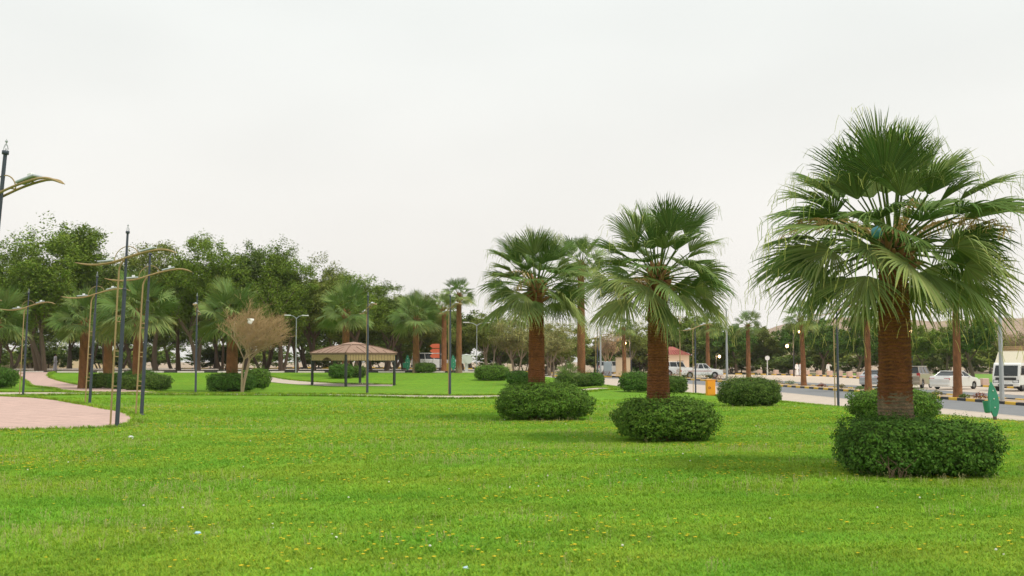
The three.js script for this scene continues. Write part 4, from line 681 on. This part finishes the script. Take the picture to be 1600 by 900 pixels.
function pillars(base, roof, W, inset, at2, r = 0.035) { const b = new GB(), w = W / 2 + 0.004, v = w - inset; for (const z of [1, -1]) for (const u of [0, ...at2, 1]) b.tube([V(lerp(base[0], base[1], u), base[2], z * w), V(lerp(roof[0], roof[1], u), roof[2], z * v)], r, 5); return b.build(); }
function car(kind, label, x, d, heading, paint, o) { // heading: degrees right of straight away
  const t = thing(kind, label, o.category, x, -d, Math.PI / 2 - heading * Math.PI / 180, 'vehicles along the road'), W = o.W; t.position.y = ground(x, -d) - 0.005;
  const bd = put('body', bodyShell(o.top, o.wheels, W, o.r, o.bottom), paint, t); void bd;
  for (const c of o.cabins) { put('window', cabin(c.base, c.roof, W - 0.14, c.inset ?? 0.16), CM.glass, t); put('pillar', pillars(c.base, c.roof, W - 0.14, c.inset ?? 0.16, c.at ?? [0.5]), paint, t); const rx = c.roof[1] - c.roof[0]; put('roof', new RoundedBoxGeometry(rx + 0.16, 0.07, W - 0.14 - 2 * (c.inset ?? 0.16) + 0.08, 3, 0.03).translate((c.roof[0] + c.roof[1]) / 2, c.roof[2] + 0.02, 0), paint, t); }
  for (const wx of o.wheels) for (const s of [-1, 1]) wheel(t, wx, o.r, s * (W / 2 - 0.11), o.r);
  const [xr, xf] = [o.top[0][0], o.top[o.top.length - 1][0]];
  for (const s of [-1, 1]) { put('tail_light', new RoundedBoxGeometry(0.1, o.tail[1], o.tail[2], 2, 0.02).translate(xr - 0.02, o.tail[0], s * (W / 2 - o.tail[2] / 2 + 0.005)), CM.red, t); put('headlight', new RoundedBoxGeometry(0.12, 0.14, 0.36, 2, 0.03).translate(xf + 0.0, o.head, s * (W / 2 - 0.22)), CM.lampGlass, t); put('mirror', new RoundedBoxGeometry(0.1, 0.13, 0.2, 2, 0.03).translate(o.mirror[0], o.mirror[1], s * (W / 2 + 0.06)), paint, t); }
  put('bumper', new RoundedBoxGeometry(0.14, 0.2, W - 0.1, 3, 0.04).translate(xr - 0.03, o.bottom + 0.16, 0), o.bumper ?? paint, t); put('bumper', new RoundedBoxGeometry(0.14, 0.2, W - 0.1, 3, 0.04).translate(xf + 0.03, o.bottom + 0.16, 0), o.bumper ?? paint, t);
  put('number_plate', new THREE.BoxGeometry(0.02, 0.14, 0.42).translate(xr - 0.075, o.tail[0] - 0.12, 0), CM.lampGlass, t);
  put('underbody', new THREE.BoxGeometry((xf - xr) * 0.86, 0.16, W - 0.5).translate((xf + xr) / 2, o.bottom + 0.02, 0), CM.trim, t);
  o.more?.(t); return t;
}
const SEDAN = { category: 'car', W: 1.78, r: 0.32, bottom: 0.26, wheels: [-1.3, 1.36], tail: [0.83, 0.15, 0.48], head: 0.68, mirror: [0.55, 1.02], top: [[-2.2, 0.5], [-2.24, 0.8], [-2.16, 1.0], [-1.6, 1.04], [0.9, 0.98], [1.8, 0.86], [2.2, 0.68], [2.26, 0.5]], cabins: [{ base: [-1.75, 1.05, 0.99], roof: [-0.95, 0.2, 1.42], at: [0.35, 0.62] }] };
const SUV = { category: 'car', W: 2.0, r: 0.4, bottom: 0.36, wheels: [-1.45, 1.5], tail: [1.1, 0.34, 0.26], head: 0.9, mirror: [0.85, 1.25], top: [[-2.5, 0.6], [-2.54, 1.0], [-2.46, 1.2], [1.1, 1.18], [2.2, 1.1], [2.46, 0.95], [2.5, 0.6]], cabins: [{ base: [-2.44, 1.25, 1.17], roof: [-2.2, 0.55, 1.78], at: [0.3, 0.62], inset: 0.14 }] };
const PICKUP = { category: 'pickup truck', W: 1.8, r: 0.38, bottom: 0.42, wheels: [-1.5, 1.55], tail: [0.88, 0.24, 0.16], head: 0.88, mirror: [0.75, 1.2], top: [[-2.55, 0.55], [-2.56, 1.1], [0.9, 1.1], [1.3, 1.08], [2.2, 0.98], [2.45, 0.85], [2.5, 0.55]], cabins: [{ base: [-0.55, 1.15, 1.09], roof: [-0.35, 0.5, 1.68], at: [0.5], inset: 0.16 }], more(t) { put('side_stripe', new GB().box(2.9, 0.05, 0.01, -0.3, 0.86, 0.905).box(2.9, 0.05, 0.01, -0.3, 0.86, -0.905).build(), CM.red, t); } };
const WAGON = { ...SUV, W: 1.9, top: [[-2.2, 0.6], [-2.24, 1.05], [-2.18, 1.22], [0.9, 1.2], [1.0, 1.16], [2.0, 1.1], [2.2, 0.95], [2.24, 0.6]], wheels: [-1.25, 1.35], cabins: [{ base: [-2.15, 0.95, 1.18], roof: [-2.05, 0.6, 1.86], at: [0.33, 0.66], inset: 0.12 }], bumper: CM.trim };
car('saloon_car', 'white saloon car with red tail lights parked left of the truck', at(1490, 93), 93, 52, CM.white, SEDAN);
car('family_car', 'large beige family car seen from behind, right of the largest palm trunk', at(1428, 97), 97, 33, CM.beige, SUV);
car('saloon_car', 'white saloon car half hidden behind the largest palm trunk', at(1366, 103), 103, 30, CM.silver, SEDAN);
car('pickup_truck', 'white pickup truck with red side stripe facing right', at(1093, 138), 138, 82, CM.white, PICKUP);
car('estate_car', 'white off road wagon behind the second palm trunk, beside the pickup', at(1056, 147), 147, 78, CM.white, WAGON);
car('estate_car', 'white off road wagon under the orange arrow boards', at(677, 126), 126, 70, CM.white, WAGON);
car('saloon_car', 'white car far off between the grey cabinet and the cream wall', at(956, 172), 172, 80, CM.white, WAGON);
{ // box truck, facing the camera
  const t = thing('box_truck', 'white box truck with cream cargo box and lattice roof load', 'truck', at(1583, 87), -87, Math.PI / 2 - (180 + 44) * Math.PI / 180), W = 2.0; t.position.y = ground(t.position.x, t.position.z) - 0.005;
  const s = new THREE.Shape(); s.moveTo(0, 0.5); s.lineTo(1.62, 0.5); s.lineTo(1.7, 0.62); s.lineTo(1.68, 1.12); s.lineTo(1.42, 1.98); s.lineTo(1.28, 2.08); s.lineTo(0.05, 2.08); s.lineTo(0, 2.0); s.closePath();
  put('cab', new THREE.ExtrudeGeometry(s, { depth: W - 0.12, bevelEnabled: true, bevelSize: 0.04, bevelThickness: 0.06, bevelSegments: 2 }).translate(0, 0, -W / 2 + 0.06), CM.white, t);
  const g = new GB(); g.q(g.v(1.735, 1.14, -0.86), g.v(1.735, 1.14, 0.86), g.v(1.49, 1.92, 0.82), g.v(1.49, 1.92, -0.82)); put('windscreen', g.build(), CM.glass, t);
  for (const z of [1, -1]) { const b = new GB(); b.q(b.v(0.35, 1.2, z * 1.008), b.v(1.5, 1.2, z * 1.008), b.v(1.3, 1.9, z * 1.008), b.v(0.35, 1.9, z * 1.008)); put('window', b.build(), CM.glass, t); put('headlight', new RoundedBoxGeometry(0.06, 0.16, 0.36, 2, 0.02).translate(1.74, 0.74, z * 0.72), CM.lampGlass, t); put('mirror', new RoundedBoxGeometry(0.08, 0.42, 0.2, 2, 0.03).translate(1.55, 1.5, z * 1.2), CM.trim, t); put('mirror_arm', new GB().tube([V(1.5, 1.75, z), V(1.56, 1.72, z * 1.2)], 0.02, 5).build(), CM.trim, t); }
  put('grille', new THREE.BoxGeometry(0.04, 0.2, 1.5).translate(1.75, 0.93, 0), CM.trim, t); put('air_intake', new THREE.BoxGeometry(0.04, 0.1, 1.1).translate(1.82, 0.47, 0), CM.trim, t); for (const z of [1, -1]) put('lamp_surround', new THREE.BoxGeometry(0.04, 0.22, 0.44).translate(1.735, 0.74, z * 0.72), CM.trim, t); put('number_plate', new THREE.BoxGeometry(0.02, 0.13, 0.4).translate(1.83, 0.58, 0), CM.lampGlass, t); put('bumper', new RoundedBoxGeometry(0.18, 0.26, W, 2, 0.05).translate(1.72, 0.5, 0), CM.white, t); put('wiper', new GB().tube([V(1.74, 1.16, -0.5), V(1.68, 1.36, 0.1)], 0.014, 4).build(), CM.trim, t);
  const d = new THREE.Shape(); d.moveTo(0, 0); d.lineTo(1.2, 0); d.lineTo(0.55, 0.78); d.lineTo(0, 0.8); d.closePath(); put('wind_deflector', new THREE.ExtrudeGeometry(d, { depth: 1.86, bevelEnabled: true, bevelSize: 0.03, bevelThickness: 0.04, bevelSegments: 2 }).translate(0.02, 2.13, -0.93), CM.box, t);
  put('cargo_box', new RoundedBoxGeometry(4.6, 2.2, 2.1, 2, 0.04).translate(-2.36, 1.92, 0), CM.box, t); for (let k = 0; k < 6; k++) for (const z of [1, -1]) put('box_rib', new THREE.BoxGeometry(0.05, 2.1, 0.03).translate(-4.4 + k * 0.82, 1.92, z * 1.062), CM.box, t);
  put('chassis', new THREE.BoxGeometry(5.6, 0.24, 0.9).translate(-1.7, 0.66, 0), CM.trim, t);
  const c = new GB(); for (let j = 0; j < 3; j++) { for (const z of [-1, 1]) c.box(4.5, 0.05, 0.06, -2.36, 3.08 + j * 0.13, z * 1.0); for (const x of [-4.6, -0.12]) c.box(0.06, 0.05, 2, x, 3.08 + j * 0.13, 0); } for (let k = 0; k < 12; k++) for (const z of [-1, 1]) c.box(0.06, 0.34, 0.05, -4.55 + k * 0.4, 3.2, z * 1.03); put('roof_lattice', c.build(), mat(0.36, 0.24, 0.13, 0.9), t);
  for (const [wx, z] of [[0.95, 0.86], [0.95, -0.86], [-3.2, 0.84], [-3.2, -0.84]]) wheel(t, wx, 0.4, z, 0.4, 0.24);
}

// ---------------------------------------------------------------- people
function person(label, x, d, turn, o) {
  const t = thing('person', label, 'person', x, -d, turn, 'people in the park'), res = 60, mc = new MarchingCubes(res, new THREE.MeshStandardMaterial(), false, false, 60000); mc.isolation = 0;
  const S = 1.05, cy = 0.9, h = o.step ?? 0.05, arm = (s) => o.arms[s > 0 ? 0 : 1].map(([a, b, c]) => V(a, b, c));
  const bones = [[V(0, 1.4, 0), V(0, 1.0, 0), 0.15, 0.145], [V(-0.15, 1.41, 0), V(0.15, 1.41, 0), 0.075, 0.075], [V(0, 1.0, 0), V(0, 0.2, 0), 0.15, 0.17], [V(0.07, 0.9, 0), V(0.1, 0.12, h), 0.11, 0.11], [V(-0.07, 0.9, 0), V(-0.1, 0.12, -h), 0.11, 0.11], [V(0, 1.42, 0), V(0, 1.53, 0.01), 0.06, 0.055], [V(0, 1.6, 0.015), V(0, 1.66, 0.0), 0.082, 0.092], [V(0.1, 0.03, h), V(0.11, 0.03, h + 0.16), 0.04, 0.035], [V(-0.1, 0.03, -h), V(-0.11, 0.03, -h + 0.16), 0.04, 0.035]];
  for (const s of [1, -1]) { const [a, b, c] = arm(s); bones.push([a, b, 0.062, 0.055], [b, c, 0.055, 0.045], [c, c.clone().add(c.clone().sub(b).normalize().multiplyScalar(0.09)), 0.035, 0.03]); }
  const dist = (p) => { let m = 9; for (const [a, b, ra, rb] of bones) { const ab = b.clone().sub(a), u = clamp(p.clone().sub(a).dot(ab) / ab.lengthSq()), q = a.clone().addScaledVector(ab, u).distanceTo(p) - lerp(ra, rb, u), k = 0.04, hh = clamp(0.5 + 0.5 * (m - q) / k); m = lerp(m, q, hh) - k * hh * (1 - hh); } return m; };
  for (let k = 0; k < res; k++) for (let j = 0; j < res; j++) for (let i = 0; i < res; i++) mc.field[i + j * res + k * res * res] = -dist(V((i / res * 2 - 1) * S, (j / res * 2 - 1) * S + cy, (k / res * 2 - 1) * S));
  mc.update();
  const n = mc.count, b = new GB(), hands = [arm(1)[2], arm(-1)[2]], sk = [0.3, 0.17, 0.1];
  for (let k = 0; k < n; k++) { const p = V(mc.positionArray[k * 3] * S, mc.positionArray[k * 3 + 1] * S + cy, mc.positionArray[k * 3 + 2] * S); const skin = p.y > 1.49 && Math.hypot(p.x, p.z) < 0.16 || hands.some((q, s) => p.distanceTo(q) < 0.13 && p.clone().sub(q).dot(q.clone().sub(arm(s ? -1 : 1)[1])) > 0) || p.y < 0.07; b.v(p.x, p.y, p.z, skin ? sk : o.cloth); if (k % 3 === 2) b.t(k - 2, k - 1, k); }
  hands.forEach((q, s) => { const dir = q.clone().sub(arm(s ? -1 : 1)[1]).normalize(), side = V(0, 0, 1).cross(dir).normalize(), base = q.clone().addScaledVector(dir, 0.09); for (let k = 0; k < 4; k++) { const o2 = base.clone().addScaledVector(side, (k - 1.5) * 0.017), l = [0.06, 0.075, 0.07, 0.055][k]; b.tube([o2, o2.clone().addScaledVector(dir, l * 0.6), o2.clone().addScaledVector(dir, l).add(V(0, 0, 0.015))], [0.009, 0.008, 0.006], 5, sk); } const th = q.clone().addScaledVector(dir, 0.03); b.tube([th, th.clone().addScaledVector(dir, 0.04).addScaledVector(side, -0.04), th.clone().addScaledVector(dir, 0.07).addScaledVector(side, -0.045)], [0.011, 0.01, 0.007], 5, sk); });
  b.add(new THREE.SphereGeometry(0.02, 6, 5), XF(0, 1.615, 0.1, 0, 0, 0, [0.8, 1.3, 1.2]), sk); for (const s of [-1, 1]) { b.add(new THREE.SphereGeometry(0.022, 6, 5), XF(s * 0.09, 1.63, 0.0, 0, 0, 0, [0.5, 1.3, 1]), sk); b.add(new THREE.SphereGeometry(0.011, 6, 5), XF(s * 0.034, 1.645, 0.084), [0.03, 0.02, 0.015]); } b.add(new THREE.SphereGeometry(0.02, 6, 5), XF(0, 1.57, 0.087, 0, 0, 0, [1.3, 0.35, 0.6]), [0.22, 0.08, 0.06]);
  const g = mergeVertices(b.build()); g.computeVertexNormals(); put('body', g, new THREE.MeshStandardMaterial({ vertexColors: true, roughness: 0.9 }), t);
  const hr = new THREE.SphereGeometry(0.105, 14, 10, 0, 6.2832, 0, 1.9).rotateX(-0.45).translate(0, 1.655, -0.012); put('hair', hr, mat(0.012, 0.01, 0.009, 0.9), t); t.scale.setScalar(o.s ?? 1.02); return t;
}
const hang = [[[0.18, 1.4, 0], [0.24, 1.13, -0.02], [0.26, 0.88, 0.06]], [[-0.18, 1.4, 0], [-0.24, 1.13, -0.02], [-0.26, 0.88, 0.06]]];
person('person with dark hair in a long pale grey robe walking along the pink path', at(88, 117), 117, 2.2, { cloth: [0.52, 0.5, 0.55], arms: [[[0.18, 1.4, 0], [0.22, 1.14, 0.1], [0.22, 0.95, 0.26]], [[-0.18, 1.4, 0], [-0.23, 1.13, -0.12], [-0.24, 0.9, -0.16]]], step: 0.14 });
person('person in white robe standing close beside the black lamp post', at(1244, 152), 152, 0.5, { cloth: [0.78, 0.78, 0.8], arms: hang });
person('person in white robe standing next to the one at the black lamp post', at(1249.5, 152.6), 152.6, -1.2, { cloth: [0.74, 0.75, 0.82], arms: hang });
person('person in white robe standing alone beyond the road with one arm raised', at(1293, 151), 151, 0.3, { cloth: [0.8, 0.79, 0.75], arms: [[[0.18, 1.4, 0], [0.36, 1.3, 0.1], [0.2, 1.52, 0.14]], hang[1]] });

// ---------------------------------------------------------------- grass blades, flowers, litter
{
  const onPaved = (x, d) => { // inside plaza / paths (blades stay off the paving)
    for (const [A, B] of PAVED) { for (let k = 0; k < A.length - 1; k++) { if (inTri(x, d, A[k], A[k + 1], B[k]) || inTri(x, d, B[k], A[k + 1], B[k + 1])) return true; } } return false; };
  const sgn = (x, d, a, b) => (x - b[0]) * (a[1] - b[1]) - (a[0] - b[0]) * (d - b[1]);
  const inTri = (x, d, a, b, c) => { const p = sgn(x, d, a, b), q = sgn(x, d, b, c), r = sgn(x, d, c, a); return !((p < 0 || q < 0 || r < 0) && (p > 0 || q > 0 || r > 0)); };
  const rs = (pl, n) => resample(pl, n).map((p) => [p.x, -p.z]);
  const PAVED = [[rs(PLAZA_NEAR, 60), rs(PLAZA_FAR, 60)], [rs(STRIP_NEAR, 40), rs(STRIP_FAR, 40)]];
  const tuft = (seed, n, h, spread, w) => { const R = makeRandom(seed), b = new GB(); for (let k = 0; k < n; k++) { const a = R() * 6.28, r = Math.sqrt(R()) * spread, x = Math.cos(a) * r, z = Math.sin(a) * r, l = h * (0.55 + 0.6 * R()), bend = l * (0.5 + 1.0 * R()), t = R() * 6.28, dx = Math.cos(t), dz = Math.sin(t), kk = 0.75 + 0.5 * R(), c = [kk * (0.85 + 0.4 * R()), kk, kk * (0.8 + 0.4 * R())]; const ww = w * (0.7 + 0.6 * R());
    const A = b.v(x - dz * ww, -0.01, z + dx * ww, c), B = b.v(x + dz * ww, -0.01, z - dx * ww, c), C = b.v(x + dx * bend * 0.35 + dz * ww * 0.8, l * 0.6, z + dz * bend * 0.35 - dx * ww * 0.8, c), D = b.v(x + dx * bend * 0.35 - dz * ww * 0.8, l * 0.6, z + dz * bend * 0.35 + dx * ww * 0.8, c), E = b.v(x + dx * bend, l * 0.95, z + dz * bend, c); b.q(A, B, C, D); b.t(D, C, E); } return b.build(true); };
  const gm = new THREE.MeshPhysicalMaterial({ color: new THREE.Color().setRGB(0.262, 0.49, 0.032), roughness: 0.8, specularIntensity: 0.25, transmission: 0.35, thickness: 0, vertexColors: true, side: THREE.DoubleSide });
  const R = makeRandom(2024), lists = [[], [], []], M4 = new THREE.Matrix4(), Q = new THREE.Quaternion(), UP = V(0, 1, 0);
  const density = (d) => 720 * Math.min(1, 10 / d) * (1 - 0.6 * smooth(d, 36, 52));
  for (let d = 7.2; d < 52; d += 0.25) { const half = d * 0.47 + 2.5, n = Math.floor(density(d) * half * 2 * 0.25 * (d > 30 ? 0.7 : 1)); for (let k = 0; k < n; k++) { const x = (R() * 2 - 1) * half, dd = d + R() * 0.25; if (x > lawnEdge(dd) - 0.15) { continue; } const c = fbm(x / 1.6, dd / 1.1, 2, 3), big = fbm(x / 5, dd / 3.4, 6, 2); if (R() > 0.86 + 0.5 * c) continue; if (x < -9.5 && onPaved(x, dd)) continue; lists[Math.floor(R() * 3)].push([x, dd, (0.8 + 0.5 * R()) * (1 + 0.6 * c + 0.3 * big) * (1 + 0.02 * Math.max(0, dd - 12)), R() * 6.28, c, big]); } }
  lists.forEach((list, i) => { const im = new THREE.InstancedMesh(tuft(60 + i, 13, [0.032, 0.04, 0.05][i], 0.06, 0.0032), gm, list.length), col = new THREE.Color(); im.name = numbered('grass'); im.userData = { kind: 'stuff', label: 'short mown grass blades of the lawn, tuft kind ' + ['low', 'middling', 'taller'][i], category: 'grass' };
    list.forEach(([x, d, s, a, c, big], k) => { Q.setFromAxisAngle(UP, a); M4.compose(V(x, ground(x, -d), -d), Q, V(s * 1.15, s, s * 1.15)); im.setMatrixAt(k, M4); const y = clamp(0.5 + 1.6 * fbm(x / 2.5 + 40, d / 1.6, 9, 3)), v = 0.88 + 0.24 * hash(k) + lerp(0.4, 0.2, smooth(d, 10, 22)) * c; col.setRGB(v * lerp(0.8, 1.26, y), v * lerp(0.95, 1.05, y), v * lerp(0.9, 1.2, y)); im.setColorAt(k, col); }); im.castShadow = im.receiveShadow = true; scene.add(im); });
  function hash(k) { const s = Math.sin(k * 127.1) * 43758.5453; return s - Math.floor(s); }
  // longer unmown fringe along paving edges
  const fringe = []; const edge = (pl, n, out) => { const s = resample(pl, n); s.forEach((p, k) => { for (let j = 0; j < 3; j++) fringe.push([p.x + (R() - 0.5) * 0.25 + out[0], -p.z + (R() - 0.5) * 0.25 + out[1], 1.1 + 0.9 * R(), R() * 6.28]); }); };
  edge(PLAZA_NEAR, 420, [0.05, -0.1]); edge(PLAZA_FAR, 520, [0.08, 0.12]); edge(STRIP_FAR, 560, [0, 0.12]); edge(STRIP_NEAR, 420, [0, -0.1]); edge(WALK_R, 260, [0.12, 0.05]); edge(WALK_L, 200, [-0.1, -0.05]); edge(EDGE.slice(2, 10).map(([d, x]) => [x, d]), 700, [-0.12, 0]); edge(GPATH_F, 200, [0.05, 0.1]);
  const fm = new THREE.InstancedMesh(tuft(71, 16, 0.075, 0.09, 0.006), gm, fringe.length); fm.name = 'grass_fringe'; fm.userData = { kind: 'stuff', label: 'longer ragged grass along the paving edges', category: 'grass' }; const cc = new THREE.Color();
  fringe.forEach(([x, d, s, a], k) => { Q.setFromAxisAngle(UP, a); fm.setMatrixAt(k, M4.compose(V(x, ground(x, -d), -d), Q, V(s, s, s))); const v = 0.55 + 0.5 * hash(k); fm.setColorAt(k, cc.setRGB(v * (0.9 + 0.5 * hash(k + 9)), v, v)); }); scene.add(fm);
  // seed stalks and yellow flowers scattered in drifts
  const stalk = new GB(); { const R2 = makeRandom(5); for (let k = 0; k < 4; k++) { const a = R2() * 6.28, l = 0.09 + 0.07 * R2(), p = V((R2() - 0.5) * 0.05, 0, (R2() - 0.5) * 0.05), e = p.clone().add(V(Math.cos(a) * 0.03, l, Math.sin(a) * 0.03)); stalk.tube([p, p.clone().lerp(e, 0.5), e], [0.0016, 0.0014, 0.001], 3, null, false); stalk.add(new THREE.IcosahedronGeometry(0.005, 0), XF(e.x, e.y, e.z, 0, 0, 0, [0.8, 2.6, 0.8])); } }
  const flower = new GB(); { flower.tube([V(0, 0, 0), V(0.004, 0.05, 0)], 0.0015, 3, [0.12, 0.25, 0.03], false); for (let k = 0; k < 9; k++) { const a = k / 9 * 6.28, c = Math.cos(a), s = Math.sin(a), q = [0.85, 0.62, 0.02]; const A = flower.v(0.004, 0.05, 0, q), B = flower.v(0.004 + c * 0.014 - s * 0.005, 0.056, s * 0.014 + c * 0.005, q), C = flower.v(0.004 + c * 0.019, 0.053, s * 0.019, q), D = flower.v(0.004 + c * 0.014 + s * 0.005, 0.056, s * 0.014 - c * 0.005, q); flower.q(A, B, C, D); } }
  const clover = new GB(); { clover.tube([V(0, 0, 0), V(0, 0.05, 0)], 0.0015, 3, [0.12, 0.25, 0.03], false); clover.add(new THREE.IcosahedronGeometry(0.013, 1), XF(0, 0.055, 0, 0, 0, 0, [1, 0.8, 1]), [0.78, 0.76, 0.66]); }
  const scatter = (name, label, geo, m, n, thr, seed, fn, smin, smax, d0 = 9, d1 = 46) => { const out = [], Rr = makeRandom(seed); let guard = 0; while (out.length < n && guard++ < n * 60) { const d = d0 * Math.pow(d1 / d0, Math.pow(Rr(), 0.6)), x = (Rr() * 2 - 1) * (d * 0.47 + 1.5); if (x > lawnEdge(d) - 0.4 || (x < -9.5 && onPaved(x, d))) continue; if (fbm(x / 4.2 + seed, d / 2.2, 3, 3) + 0.25 * (Rr() - 0.5) < thr) continue; out.push([x, d]); }
    const im = new THREE.InstancedMesh(geo, m, out.length); im.name = name; im.userData = { kind: 'stuff', label, category: fn }; out.forEach(([x, d], k) => { const s = lerp(smin, smax, Rr()) * (1 + 0.012 * Math.max(0, d - 12)); Q.setFromAxisAngle(UP, Rr() * 6.28); im.setMatrixAt(k, M4.compose(V(x, ground(x, -d), -d), Q, V(s, s, s))); }); scene.add(im); };
  scatter('yellow_flowers', 'tiny yellow flowers scattered in drifts over the lawn', flower.build(true), new THREE.MeshStandardMaterial({ vertexColors: true, roughness: 0.8, side: THREE.DoubleSide }), 600, 0.06, 12, 'flowers', 0.6, 1.15, 9, 18);
  scatter('yellow_flowers_001', 'dense drifts of tiny yellow flowers in the middle of the lawn', flower.build(true), new THREE.MeshStandardMaterial({ vertexColors: true, roughness: 0.8, side: THREE.DoubleSide }), 7000, 0.07, 14, 'flowers', 0.7, 1.2, 16, 44);
  scatter('white_clover', 'sparse small white clover heads in the lawn', clover.build(), new THREE.MeshStandardMaterial({ vertexColors: true, roughness: 0.9 }), 120, 0.02, 19, 'clover', 0.6, 1.0);
  scatter('seed_stalks', 'pale dry grass seed stalks standing over the lawn', stalk.build(), mat(0.5, 0.46, 0.2, 0.9), 4500, 0.08, 27, 'grass stalks', 0.45, 0.9);
  const scrap = (label, x, d, s, m) => { const g = new THREE.IcosahedronGeometry(s, 2), p = g.attributes.position; for (let k = 0; k < p.count; k++) { const n = 1 + 0.7 * noise(p.getX(k) * 40 + x, p.getY(k) * 40, p.getZ(k) * 40); p.setXYZ(k, p.getX(k) * n, p.getY(k) * n * 0.6, p.getZ(k) * n); } g.computeVertexNormals(); const o = put(numbered('paper_scrap'), g, m, scene); o.position.set(x, ground(x, -d) + s * 0.5 + 0.025, -d); tag(o, label, 'litter'); };
  scrap('crumpled white paper scrap on the lawn below the tallest lamp post', -8.25, 25.1, 0.055, LM.white);
  scrap('small pale blue scrap on the lawn in the left foreground', -3.08, 11.4, 0.03, mat(0.4, 0.62, 0.75, 0.6));
  scrap('tiny pale blue scrap at the bottom edge of the picture', -0.37, 9.4, 0.022, mat(0.45, 0.6, 0.72, 0.6));
  scrap('small white scrap on the lawn right of the nearest hedge', 9.75, 25.5, 0.035, LM.white);
}
renderer.render(scene, camera);
